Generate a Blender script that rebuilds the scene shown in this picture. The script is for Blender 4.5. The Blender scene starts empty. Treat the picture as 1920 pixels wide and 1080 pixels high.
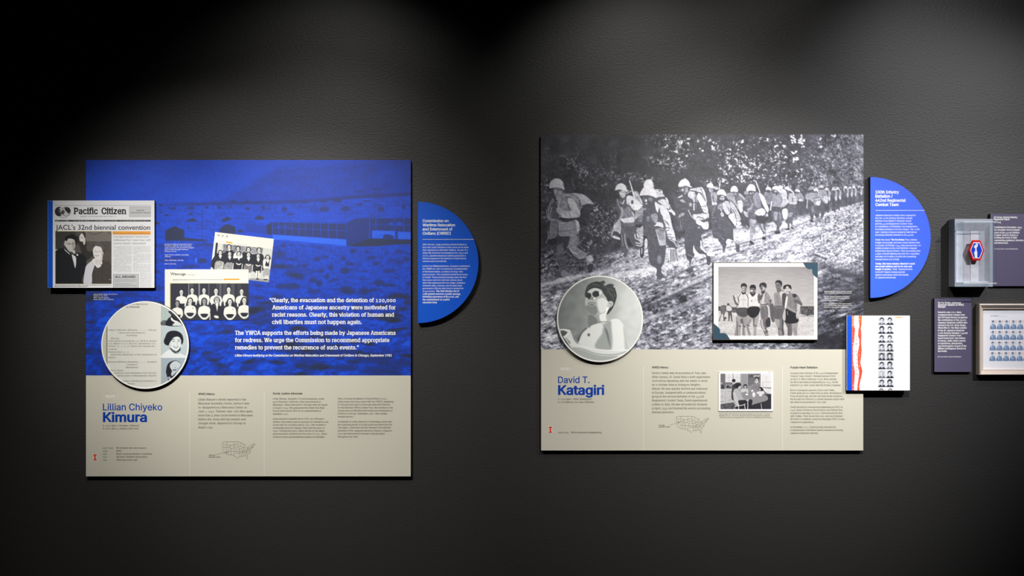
import bpy, bmesh, os, math
import numpy as np
from mathutils import Vector
from mathutils.geometry import delaunay_2d_cdt
SC = bpy.context.scene
# ---------------------------------------------------------------- camera, world, lights, exposure
D, Z0, PX = 3.6, 1.5, 500.          # camera distance to the wall, eye height, picture pixels per metre on the wall
cam = bpy.data.cameras.new('camera'); cam_o = bpy.data.objects.new('camera', cam); SC.collection.objects.link(cam_o)
cam.sensor_width = 36; cam.lens = 36*D/(1920/PX); cam_o.location = (0, -D, Z0); cam_o.rotation_euler = (math.pi/2, 0, 0); SC.camera = cam_o
w = bpy.data.worlds.new('world'); SC.world = w; w.use_nodes = True
w.node_tree.nodes['Background'].inputs[0].default_value = (1, .95, .9, 1); w.node_tree.nodes['Background'].inputs[1].default_value = .0015
def spot(name, px, y, z, tx, ty, watts, deg, blend, col=(1, .95, .88), size=.02):
    """a ceiling spotlight standing over picture column px, aimed at picture point (tx, ty) on the wall"""
    l = bpy.data.lights.new(name, 'SPOT'); l.energy = watts; l.spot_size = math.radians(deg); l.spot_blend = blend; l.color = col; l.shadow_soft_size = size
    o = bpy.data.objects.new(name, l); SC.collection.objects.link(o); o.location = ((px-960)/PX, y, z)
    t = Vector(((tx-960)/PX, 0, Z0-(ty-540)/PX)); o.rotation_euler = (t-o.location).to_track_quat('-Z', 'Y').to_euler()
for px_, y_, z_, tx_, ty_, dg_, wt_ in ((200, -1.8, 2.9, 450, 760, 55, 54), (200, -1.8, 2.9, 330, 880, 45, 66), (200, -1.8, 2.9, 250, 550, 27, 80), (350, -1.8, 2.9, 620, 700, 40, 164), (600, -1.0, 2.95, 600, 500, 80, 16), (600, -1.5, 2.95, 560, 700, 60, 70),  # narrow lamp aimed at the newspaper placard is added to brighten it
                                        (1400, -1.8, 2.9, 1340, 560, 50, 73), (1400, -1.8, 2.9, 1430, 660, 44, 240), (1220, -1.0, 2.95, 1220, 420, 75, 27), (1500, -1.0, 2.95, 1500, 500, 100, 9)): spot('spotlight', px_, y_, z_, tx_, ty_, wt_, dg_, 1., (1, .975, .935))
for px_, y_, z_, tx_, ty_, dg_, wt_ in ((1820, -1.0, 2.95, 1820, 400, 80, 29), (2300, -1.8, 2.9, 1720, 480, 45, 95), (2300, -1.8, 2.9, 1520, 700, 40, 90), (2300, -1.8, 2.9, 1850, 620, 34, 75)): spot('spotlight', px_, y_, z_, tx_, ty_, wt_, dg_, 1., (.98, .965, 1))
SC.view_settings.view_transform = 'Standard'; SC.view_settings.look = 'None'; SC.view_settings.gamma = 1; SC.view_settings.use_curve_mapping = False
SC.view_settings.exposure = 0
# ---------------------------------------------------------------- helpers
def lin(c):
    c = np.array(c, float)/255; return tuple(np.where(c <= .04045, c/12.92, ((c+.055)/1.055)**2.4))
def W(px, py, d):
    k = (D-d)/D/PX; return ((px-960)*k, -d, Z0-(py-540)*k)
def material(name, col, rough=.5, spec=.5, metal=0, bump=None, attr=False, var=.04):
    m = bpy.data.materials.new(name); m.use_nodes = True; nt = m.node_tree; b = nt.nodes['Principled BSDF']; N = nt.nodes.new; L = nt.links.new
    b.inputs['Roughness'].default_value = rough; b.inputs['Specular IOR Level'].default_value = spec; b.inputs['Metallic'].default_value = metal
    tc = N('ShaderNodeTexCoord'); nz = N('ShaderNodeTexNoise'); nz.inputs['Scale'].default_value = 60; nz.inputs['Detail'].default_value = 3; L(tc.outputs['Object'], nz.inputs['Vector'])
    if attr:
        a = N('ShaderNodeAttribute'); a.attribute_name = 'print'; L(a.outputs['Color'], b.inputs['Base Color'])
    else:
        mx = N('ShaderNodeMix'); mx.data_type = 'RGBA'; c = lin(col); mx.inputs['A'].default_value = (*[v*(1-var) for v in c], 1); mx.inputs['B'].default_value = (*[min(v*(1+var), 1) for v in c], 1)
        L(nz.outputs['Fac'], mx.inputs['Factor']); L(mx.outputs['Result'], b.inputs['Base Color'])
    if bump:
        sx, sy, st, dist = bump; mp = N('ShaderNodeMapping'); mp.inputs['Scale'].default_value = (sx, sx, sy); n2 = N('ShaderNodeTexNoise'); n2.inputs['Scale'].default_value = 1; n2.inputs['Detail'].default_value = 4; n2.inputs['Roughness'].default_value = .55
        L(tc.outputs['Object'], mp.inputs['Vector']); L(mp.outputs['Vector'], n2.inputs['Vector']); bp = N('ShaderNodeBump'); bp.inputs['Strength'].default_value = st; bp.inputs['Distance'].default_value = dist
        L(n2.outputs['Fac'], bp.inputs['Height']); L(bp.outputs['Normal'], b.inputs['Normal'])
    return m
def clear(name, tint=(1, 1, 1), k=0):
    """clear sheet: lets light straight through, mirrors a little at grazing angles; k mixes in white as a painted glint"""
    m = bpy.data.materials.new(name); m.use_nodes = True; nt = m.node_tree; nt.nodes.clear(); N = nt.nodes.new; L = nt.links.new
    o = N('ShaderNodeOutputMaterial'); t = N('ShaderNodeBsdfTransparent'); t.inputs[0].default_value = (*tint, 1); g = N('ShaderNodeBsdfGlossy'); g.inputs['Roughness'].default_value = .03
    f = N('ShaderNodeFresnel'); f.inputs['IOR'].default_value = 1.45; x = N('ShaderNodeMixShader'); g2 = N('ShaderNodeNewGeometry'); mm = N('ShaderNodeMath'); mm.operation = 'SUBTRACT'; mm.use_clamp = True; L(f.outputs[0], mm.inputs[0]); L(g2.outputs['Backfacing'], mm.inputs[1]); L(mm.outputs[0], x.inputs[0]); L(t.outputs[0], x.inputs[1]); L(g.outputs[0], x.inputs[2]); 
    y = N('ShaderNodeMixShader'); y.inputs[0].default_value = k; df = N('ShaderNodeBsdfDiffuse'); df.inputs[0].default_value = (.9, .93, .96, 1); L(x.outputs[0], y.inputs[1]); L(df.outputs[0], y.inputs[2]); L(y.outputs[0], o.inputs['Surface']); return m
def thing(name, label, cat, loc, group=None):
    o = bpy.data.objects.new(name, None); SC.collection.objects.link(o); o.location = loc; o.empty_display_size = .05; o['label'] = label; o['category'] = cat
    if group: o['group'] = group
    return o
def obj(name, V, F, mats, parent=None, mi=None, label=None, kind=None, smooth=False):
    me = bpy.data.meshes.new(name); off = Vector((0, 0, 0)); q = parent
    while q: off += q.location; q = q.parent
    V = np.asarray(V, float)-np.array(off); me.from_pydata(V.tolist(), [], [list(map(int, f)) for f in F])
    for m in (mats if isinstance(mats, (list, tuple)) else [mats]): me.materials.append(m)
    if mi is not None: me.polygons.foreach_set('material_index', mi)
    if smooth: me.polygons.foreach_set('use_smooth', [True]*len(F))
    me.update(); o = bpy.data.objects.new(name, me); SC.collection.objects.link(o); o.parent = parent
    if label: o['label'] = label
    if kind: o['kind'] = kind
    return o
def slab(name, pts, d0, d1, face, edge, parent, bev=.0006, **kw):
    """a board cut to the outline pts (picture px), its back at distance d0 from the wall and its face at d1, with a small chamfer"""
    p = np.array(pts, float); n = len(p); s = np.sign(area(p)); e = np.roll(p, -1, 0)-p; e /= np.hypot(e[:, 0], e[:, 1])[:, None]; nr = np.stack([e[:, 1], -e[:, 0]], 1)*s; m = nr+np.roll(nr, 1, 0); m /= np.hypot(m[:, 0], m[:, 1])[:, None]
    k = (D-d1)/D; fr = np.array([W(x, y, d1) for x, y in p]); X = fr[:, [0, 2]]
    def ring(off, d): return [(x+off*mx, -d, z-off*my) for (x, z), (mx, my) in zip(X, m)]
    V = ring(0, d0)+ring(0, d1-bev)+ring(-bev, d1); F, mi = [], []
    for i in range(n):
        j = (i+1) % n
        for a in (0, n): F.append((a+i, a+j, a+n+j, a+n+i)); mi.append(1)
    F.append(list(range(2*n, 3*n))); mi.append(0); F.append(list(range(n-1, -1, -1))); mi.append(1)
    o = obj(name, V, F, [face, edge], parent, mi, **kw); bm = bmesh.new(); bm.from_mesh(o.data); bmesh.ops.recalc_face_normals(bm, faces=bm.faces); bm.to_mesh(o.data); bm.free(); return o
def rect(x0, y0, x1, y1): return [(x0, y0), (x1, y0), (x1, y1), (x0, y1)]
def circle(cx, cy, r, n=96): return [(cx+r*math.cos(t), cy+r*math.sin(t)) for t in np.arange(n)*2*math.pi/n]
def flat(name, polys, d, m, parent, **kw):
    V, F = [], []
    for p in polys: b = len(V); V += [W(x, y, d) for x, y in p]; F.append(list(range(b, b+len(p))))
    return obj(name, V, F, m, parent, **kw)
def stroke(name, lines, wd, d, m, parent, **kw):
    P = []
    for l in lines:
        for (xa, ya), (xb, yb) in zip(l[:-1], l[1:]):
            dx, dy = xb-xa, yb-ya; n = math.hypot(dx, dy) or 1; u, v = -dy/n*wd/2, dx/n*wd/2; P.append([(xa+u, ya+v), (xb+u, yb+v), (xb-u, yb-v), (xa-u, ya-v)])
    return flat(name, P, d, m, parent, **kw)
def printed(name, cv, arr, d, m, parent, circ=None, quad=None, **kw):
    """a printed picture: a fine grid whose corners carry the ink colours"""
    h, w_ = arr.shape[:2]; u = np.linspace(0, 1, w_); v = np.linspace(0, 1, h); U, Vv = np.meshgrid(u, v)
    if quad is None: X = cv.x0+(cv.x1-cv.x0)*U; Y = cv.y0+(cv.y1-cv.y0)*Vv
    else:
        q = np.array(quad, float); Q = ((1-U)*(1-Vv))[..., None]*q[0]+(U*(1-Vv))[..., None]*q[1]+(U*Vv)[..., None]*q[2]+((1-U)*Vv)[..., None]*q[3]; X, Y = Q[..., 0], Q[..., 1]
    k = (D-d)/D/PX; co = np.stack([(X-960)*k, np.full_like(X, -d), Z0-(Y-540)*k], -1).reshape(-1, 3); off = Vector((0, 0, 0)); q_ = parent
    while q_: off += q_.location; q_ = q_.parent
    co -= np.array(off); idx = np.arange(h*w_).reshape(h, w_); a, b, c, e = idx[:-1, :-1], idx[1:, :-1], idx[1:, 1:], idx[:-1, 1:]; F = np.stack([a, b, c, e], -1).reshape(-1, 4)
    if circ: cx, cy, r = circ; F = F[(np.hypot(X.ravel()[F]-cx, Y.ravel()[F]-cy).max(1) < r)]
    me = bpy.data.meshes.new(name); me.vertices.add(len(co)); me.vertices.foreach_set('co', co.astype(np.float32).ravel()); n = len(F)
    me.loops.add(n*4); me.loops.foreach_set('vertex_index', F.astype(np.int32).ravel()); me.polygons.add(n); me.polygons.foreach_set('loop_start', np.arange(0, n*4, 4, dtype=np.int32)); me.polygons.foreach_set('loop_total', np.full(n, 4, np.int32)); me.update(calc_edges=True)
    at = me.color_attributes.new('print', 'BYTE_COLOR', 'POINT'); rgba = np.ones((h*w_, 4), np.float32); rgba[:, :3] = np.repeat(arr, 3, 2).reshape(-1, 3)/255 if arr.shape[2] == 1 else arr.reshape(-1, 3)/255
    at.data.foreach_set('color_srgb', rgba.ravel()); me.materials.append(m); o = bpy.data.objects.new(name, me); SC.collection.objects.link(o); o.parent = parent
    for kk, vv in kw.items(): o[kk] = vv
    return o
def words(name, fr, cap, st, lines, d, m, parent, rot=0):
    """lines: 'x0 x1 baseline|text' in the coordinates of the zoom frame fr = (ox, oy, scale)"""
    ox, oy, z = fr; acc = []
    for ln in lines:
        h, t = ln.split('|', 1); s_ = st
        if t[:1] == '^': s_, t = t[1], t[2:]
        x0, x1, yb = [float(v) for v in h.split()]; set_line(ox+x0/z, (ox+x1/z) if x1 else 0, oy+yb/z, cap, t, s_, acc, rot)
    V = np.concatenate([a[0] for a in acc]); T = np.concatenate([a[1] for a in acc]); k = (D-d)/D/PX
    return obj(name, np.column_stack([(V[:, 0]-960)*k, -d-V[:, 2]*1e-5, Z0-(V[:, 1]-540)*k]), T, m, parent)
# ---------------------------------------------------------------- lettering: outlines taken from the built-in font, thickened, slab-seriffed, slanted
def font_inter():
    p = os.path.join(bpy.utils.resource_path('LOCAL'), 'datafiles', 'fonts', 'Inter.woff2')
    try: return bpy.data.fonts.load(p) if os.path.exists(p) else None
    except Exception: return None
INTER = font_inter()
RAW = {}
def _splines(body, font):
    cu = bpy.data.curves.new('g', 'FONT'); cu.body = body; cu.size = 1
    if font: cu.font = font
    o = bpy.data.objects.new('g', cu); SC.collection.objects.link(o)
    dg = bpy.context.evaluated_depsgraph_get(); ev = o.evaluated_get(dg); r = ev.to_curve(dg); out = []
    for sp in r.splines:
        bp = sp.bezier_points; n = len(bp); L = []
        for i in range(n):
            a, b = bp[i], bp[(i+1) % n]; p0, p1, p2, p3 = [np.array(v[:2]) for v in (a.co, a.handle_right, b.handle_left, b.co)]
            d = p3-p0; ln = np.hypot(*d)+1e-9
            fl = max(abs(d[0]*(q-p0)[1]-d[1]*(q-p0)[0])/ln for q in (p1, p2))
            L.append(p0)
            if fl > .004:
                k = 2 if fl < .03 else 4
                for t in np.arange(1, k)/k: L.append((1-t)**3*p0+3*(1-t)**2*t*p1+3*(1-t)*t*t*p2+t**3*p3)
        L = [q for j, q in enumerate(L) if np.hypot(*(q-L[j-1])) > 1e-4]
        if len(L) > 2: out.append(np.array(L))
    ev.to_curve_clear(); bpy.data.objects.remove(o); bpy.data.curves.remove(cu)
    return out
def raw(ch, font):
    key = (ch, font is None)
    if key not in RAW:
        hk = ('H', font is None, 'ref')
        if hk not in RAW:
            h = _splines('H', font); hh = _splines('HH', font); RAW[hk] = (h[0][:, 0].min(), hh[1][:, 0].min()-h[0][:, 0].min(), h[0][:, 1].max())
        lsb, adv, cap = RAW[hk]
        g = _splines(ch, font) if ch != ' ' else []
        w = _splines('H'+ch+'H', font); last = w[-1][:, 0].min()
        RAW[key] = ([c/cap for c in g], (last-lsb-adv)/cap)
    return RAW[key]
def area(p): x, y = p[:, 0], p[:, 1]; return .5*float(np.sum(x*np.roll(y, -1)-np.roll(x, -1)*y))
def inside(pt, poly):
    x, y = pt; a, b = poly, np.roll(poly, -1, 0); m = (a[:, 1] > y) != (b[:, 1] > y)
    xi = a[:, 0]+(y-a[:, 1])*(b[:, 0]-a[:, 0])/np.where(b[:, 1] == a[:, 1], 1e-9, b[:, 1]-a[:, 1]); return int(np.sum(m & (x < xi))) % 2 == 1
GL = {}
def glyph(ch, font, bold, serif):
    key = (ch, font is None, bold, serif)
    if key in GL: return GL[key]
    cs, adv = raw(ch, font); V, T, ly = [], [], 0
    if cs:
        sg = np.sign(area(max(cs, key=lambda c: abs(area(c))))); new = []
        xh = .75 if font else .70
        for c in cs:
            if bold:
                e = np.roll(c, -1, 0)-c; e /= (np.hypot(e[:, 0], e[:, 1])+1e-9)[:, None]; nrm = np.stack([e[:, 1], -e[:, 0]], 1)*sg
                m = nrm+np.roll(nrm, 1, 0); l = np.hypot(m[:, 0], m[:, 1])+1e-6; m = m/l[:, None]*np.minimum(2/l, 1.5)[:, None]; c = c+m*bold*np.array([1, .6])
            new.append(c)
        rects = []
        if serif:
            t = .10+bold*.4; ex = .10
            for c in new:
                if np.sign(area(c)) != sg: continue
                for a, b in zip(c, np.roll(c, -1, 0)):
                    if abs(a[1]-b[1]) > .01: continue
                    w = abs(a[0]-b[0]); y = (a[1]+b[1])/2; x0, x1 = min(a[0], b[0]), max(a[0], b[0])
                    if not .03 < w < .30+2*bold or ch in "-–—.,'’‘“”:;!()/•=+": continue
                    if ch in 'tfJjgaesc1234567890TEFLZz' and not (ch in 'fTLEF14' and abs(y) < .04+bold): 
                        if ch in 'TE': pass
                        continue
                    if abs(y) < .04+bold or (y < -.1 and ch in 'pq'): rects.append((x0-ex, y, x1+ex, y+t))
                    elif abs(y-xh) < .05+bold or (ch in 'bdhkl' and y > .9): rects.append((x0-ex, y-t, x1+(ex if ch in 'vwxyu' and ch != 'u' else 0), y))
                    elif y > .9 and ch.isupper(): rects.append((x0-ex, y-t, x1+ex, y))
        pts = [Vector((float(p[0]), float(p[1]))) for c in new for p in c]; ed, b = [], 0
        for c in new: ed += [(b+k, b+(k+1) % len(c)) for k in range(len(c))]; b += len(c)
        vo, _, fo, _, _, _ = delaunay_2d_cdt(pts, ed, [], 0, 1e-6); vo = np.array([(v[0], v[1]) for v in vo])
        if len(fo):
            tr = np.array([f[:3] for f in fo if len(f) == 3]); cen = vo[tr].mean(1); wn = np.zeros(len(tr), int)
            for c in new:
                a, e = c, np.roll(c, -1, 0)
                for (xa, ya), (xb, yb) in zip(a, e):
                    side = (xb-xa)*(cen[:, 1]-ya)-(cen[:, 0]-xa)*(yb-ya); wn += ((ya <= cen[:, 1]) & (yb > cen[:, 1]) & (side > 0)).astype(int)-((ya > cen[:, 1]) & (yb <= cen[:, 1]) & (side < 0)).astype(int)
            V += [(p[0], p[1], 0) for p in vo]; T += [tuple(q) for q in tr[wn != 0]]; ly = 1
        for x0, y0, x1, y1 in rects:
            b = len(V); V += [(x0, y0, ly), (x1, y0, ly), (x1, y1, ly), (x0, y1, ly)]; ly += 1; T += [(b, b+1, b+2), (b, b+2, b+3)]
    GL[key] = (np.array(V, float).reshape(-1, 3), np.array(T, int).reshape(-1, 3), adv+(.03 if serif else 0)); return GL[key]
STY = {'s': (1, .0, 0, 0, 0), 'b': (1, .042, 0, 0, 0), 'B': (1, .058, 0, 0, 0), 'm': (1, .02, 0, 0, 0), 'r': (1, .0, 1, 0, 0), 'R': (1, .04, 1, 0, 0), 'i': (1, .045, 0, .2, 0), 'I': (1, .0, 1, .2, 0), 'g': (0, .0, 0, 0, 0), 'G': (0, .015, 0, 0, 0), 'P': (1, .055, 1, 0, 0)}
def set_line(x0, x1, yb, cap, text, st, acc, rot=0, fr=None):
    """set one line between x0 and x1 (picture px) on the baseline yb; cap is the capital height"""
    f, bo, se, sl, _ = STY[st]; font = INTER if f else None
    if se and text and text[0] == '~': text = text[1:]
    V, T, n, x = [], [], 0, 0.; first = None; right = 0
    for ch in text:
        v, t, adv = glyph(ch, font, bo, se)
        if se and ch in '0123456789':        # old style figures
            k = .75; v2 = v*[.95, k if ch in '012' else 1, 1]+([0, -.25, 0] if ch in '345679' else [0, 0, 0]); v = v2
        if len(v):
            if first is None: first = v[:, 0].min()
            V.append(v+[x, 0, 0]); T.append(t+n); n += len(v); right = x+v[:, 0].max()
        x += adv
    if not V: return
    V = np.concatenate(V); T = np.concatenate(T); V[:, 0] -= first; right -= first
    sx = (x1-x0)/right if x1 else cap; P_ = np.stack([V[:, 0]*sx+V[:, 1]*sl*cap, -V[:, 1]*cap], 1)
    if rot: c, s = np.cos(rot), np.sin(rot); P_ = np.stack([P_[:, 0]*c-P_[:, 1]*s, P_[:, 0]*s+P_[:, 1]*c], 1)
    P_ += [x0, yb]; b = sum(len(a[0]) for a in acc); acc.append((np.column_stack([P_, V[:, 2]]), T+b))
# ---------------------------------------------------------------- print painting (flat pictures printed on the boards)
def conv1(a, k, ax):
    r = len(k)//2
    pad = [(0, 0)]*a.ndim; pad[ax] = (r, r)
    b = np.pad(a, pad, mode='edge'); out = np.zeros_like(a); n = a.shape[ax]
    for i, w in enumerate(k):
        sl = [slice(None)]*a.ndim; sl[ax] = slice(i, i+n); out += w*b[tuple(sl)]
    return out
def blur(a, s, sy=None):
    for ax, q in ((0, s if sy is None else sy), (1, s)):
        if q <= 0.05: continue
        r = max(1, int(q*2.5+.5)); k = np.exp(-.5*(np.arange(-r, r+1)/q)**2); a = conv1(a, k/k.sum(), ax)
    return a
def crom(p, n=5, closed=True):
    p = np.asarray(p, float); m = len(p)
    if m < 3: return p
    out = []
    for i in range(m if closed else m-1):
        if closed: a, b, c, d = p[i-1], p[i], p[(i+1) % m], p[(i+2) % m]
        else: a, b, c, d = p[max(i-1, 0)], p[i], p[i+1], p[min(i+2, m-1)]
        for t in np.arange(n)/n:
            out.append(.5*((2*b)+(c-a)*t+(2*a-5*b+4*c-d)*t*t+(3*b-a-3*c+d)*t**3))
    if not closed: out.append(p[-1])
    return np.array(out)
class Cv:
    def __init__(s, x0, y0, x1, y1, res=1., ch=1, bg=128, ss=2, seed=1):
        s.x0, s.y0, s.x1, s.y1, s.res, s.ss = x0, y0, x1, y1, res, ss
        s.k = res*ss; s.W = int(round((x1-x0)*s.k)); s.H = int(round((y1-y0)*s.k)); s.ch = ch
        s.W -= s.W % ss; s.H -= s.H % ss
        s.a = np.zeros((s.H, s.W, ch), np.float32)+np.array(bg, np.float32)
        s.rng = np.random.RandomState(seed); s.fr = (0, 0, 1.); s.cb = (0, 0, s.W, s.H)
    def clip(s, x0=None, y0=0, x1=0, y1=0):
        if x0 is None: s.cb = (0, 0, s.W, s.H)
        else: q = s.tr([(x0, y0), (x1, y1)]).round().astype(int); s.cb = (max(q[0, 0], 0), max(q[0, 1], 0), min(q[1, 0], s.W), min(q[1, 1], s.H))
    def frame(s, ox, oy, z): s.fr = (ox, oy, z); return s
    def tr(s, p):
        if isinstance(p, str): p = np.array([float(v) for v in p.replace(',', ' ').split()]).reshape(-1, 2)
        p = np.asarray(p, float).reshape(-1, 2); ox, oy, z = s.fr
        return np.stack([(p[:, 0]/z+ox-s.x0)*s.k, (p[:, 1]/z+oy-s.y0)*s.k], 1)
    def put(s, m, bx, by, val, alpha, nz):
        h, w = m.shape
        X0, Y0, X1, Y1 = max(bx, s.cb[0]), max(by, s.cb[1]), min(bx+w, s.cb[2]), min(by+h, s.cb[3])
        if X1 <= X0 or Y1 <= Y0: return
        m = m[Y0-by:Y1-by, X0-bx:X1-bx, None]*alpha
        v = np.array(val, np.float32)
        if nz:
            n = blur(s.rng.randn(Y1-Y0, X1-X0).astype(np.float32), s.k*.45)
            v = v+(n/(n.std()+1e-6)*nz)[:, :, None]
        t = s.a[Y0:Y1, X0:X1]; s.a[Y0:Y1, X0:X1] = t*(1-m)+v*m
    def F(s, pts, val, soft=0, sm=1, a=1., nz=0):
        p = s.tr(pts)
        if sm and len(p) > 3: p = crom(p)
        pad = int(soft*s.k*2.6)+2
        bx, by = int(np.floor(p[:, 0].min()))-pad, int(np.floor(p[:, 1].min()))-pad
        w, h = int(p[:, 0].max())-bx+pad+2, int(p[:, 1].max())-by+pad+2
        if w*h > 4e7: return
        acc = np.zeros((h, w+1), np.float32); q = p-[bx, by]; q2 = np.roll(q, -1, 0)
        for (xa, ya), (xb, yb) in zip(q, q2):
            if ya == yb: continue
            if ya > yb: xa, ya, xb, yb = xb, yb, xa, ya; sg = -1
            else: sg = 1
            r0, r1 = int(np.ceil(ya-.5)), int(np.ceil(yb-.5))
            if r1 <= r0: continue
            r = np.arange(r0, r1); x = xa+(r+.5-ya)*(xb-xa)/(yb-ya); xi = np.floor(x).astype(int); f = x-xi
            xi = np.clip(xi, 0, w-1)
            np.add.at(acc, (r, xi), sg*(1-f)); np.add.at(acc, (r, xi+1), sg*f)
        m = np.clip(np.abs(np.cumsum(acc, 1)[:, :w]), 0, 1)
        if soft: m = blur(m, soft*s.k)
        s.put(m, bx, by, val, a, nz); return s
    def L(s, pts, wd, val, soft=0, sm=1, a=1.):
        p = s.tr(pts)
        if sm and len(p) > 2: p = crom(p, 4, False)
        R = wd/s.fr[2]*s.k*.5; so = soft*s.k; pad = int(R+so*2.6)+2
        bx, by = int(p[:, 0].min())-pad, int(p[:, 1].min())-pad
        w, h = int(p[:, 0].max())-bx+pad+1, int(p[:, 1].max())-by+pad+1
        Y, X = np.mgrid[0:h, 0:w].astype(np.float32)+.5; d = np.full((h, w), 1e9, np.float32)
        for (xa, ya), (xb, yb) in zip(p[:-1]-[bx, by], p[1:]-[bx, by]):
            dx, dy = xb-xa, yb-ya; t = np.clip(((X-xa)*dx+(Y-ya)*dy)/(dx*dx+dy*dy+1e-9), 0, 1)
            d = np.minimum(d, np.hypot(X-xa-t*dx, Y-ya-t*dy))
        m = np.clip(R-d+.5, 0, 1)*min(1., max(R*2, .15))
        if so: m = blur(m, so)
        s.put(m, bx, by, val, a, 0); return s
    def E(s, cx, cy, rx, ry, val, rot=0, soft=0, a=1., nz=0):
        t = np.arange(20)*np.pi/10; c, q = np.cos(np.radians(rot)), np.sin(np.radians(rot))
        x, y = rx*np.cos(t), ry*np.sin(t)
        return s.F(np.stack([cx+x*c-y*q, cy+x*q+y*c], 1), val, soft, 0, a, nz)
    def R(s, x0, y0, x1, y1, val, soft=0, a=1., nz=0): return s.F([(x0, y0), (x1, y0), (x1, y1), (x0, y1)], val, soft, 0, a, nz)
    def noise(s, sx, sy=None, rot=0, seed=0):
        """gaussian noise field, feature size in picture px, unit variance"""
        r = np.random.RandomState(seed+7); sy = sx if sy is None else sy
        if rot:
            D = int(np.hypot(s.W, s.H))+4; n = blur(r.randn(D, D).astype(np.float32), sx*s.k, sy*s.k)
            c, q = np.cos(np.radians(rot)), np.sin(np.radians(rot)); Y, X = np.mgrid[0:s.H, 0:s.W].astype(np.float32)
            X -= s.W/2; Y -= s.H/2
            n = n[np.clip((-X*q+Y*c+D/2).astype(int), 0, D-1), np.clip((X*c+Y*q+D/2).astype(int), 0, D-1)]
        else:
            p = int(3*max(sx, sy)*s.k); n = blur(r.randn(s.H+2*p, s.W+2*p).astype(np.float32), sx*s.k, sy*s.k)[p:p+s.H, p:p+s.W]
        return n/(n.std()+1e-9)
    def mask(s, fn):
        o = s.a; s.a = np.zeros((s.H, s.W, 1), np.float32); fn(); m = s.a[:, :, 0]; s.a = o; return m
    def greek(s, x0, y, x1, h, val, a=.6, seed=0):
        """a line of print too small to read: word-like dashes"""
        r = np.random.RandomState(int(seed)*131+int(y*7)+int(x0)); x = x0; fr, s.fr = s.fr, (0, 0, 1.)
        while x < x1-1e-6:
            w = r.uniform(1.2, 5.5)*h; s.R(x, y-h*.5, min(x+w, x1), y+h*.5, val, 0, a*r.uniform(.5, 1)); x += w+h*r.uniform(.5, 1)
        s.fr = fr
    def out(s):
        a = s.a.reshape(s.H//s.ss, s.ss, s.W//s.ss, s.ss, s.ch).mean((1, 3))
        return np.clip(a, 0, 255)
def duo(a, stops):
    v = a[:, :, 0]; xs = [s[0] for s in stops]
    return np.stack([np.interp(v, xs, [s[1][k] for s in stops]) for k in range(3)], 2)
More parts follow.
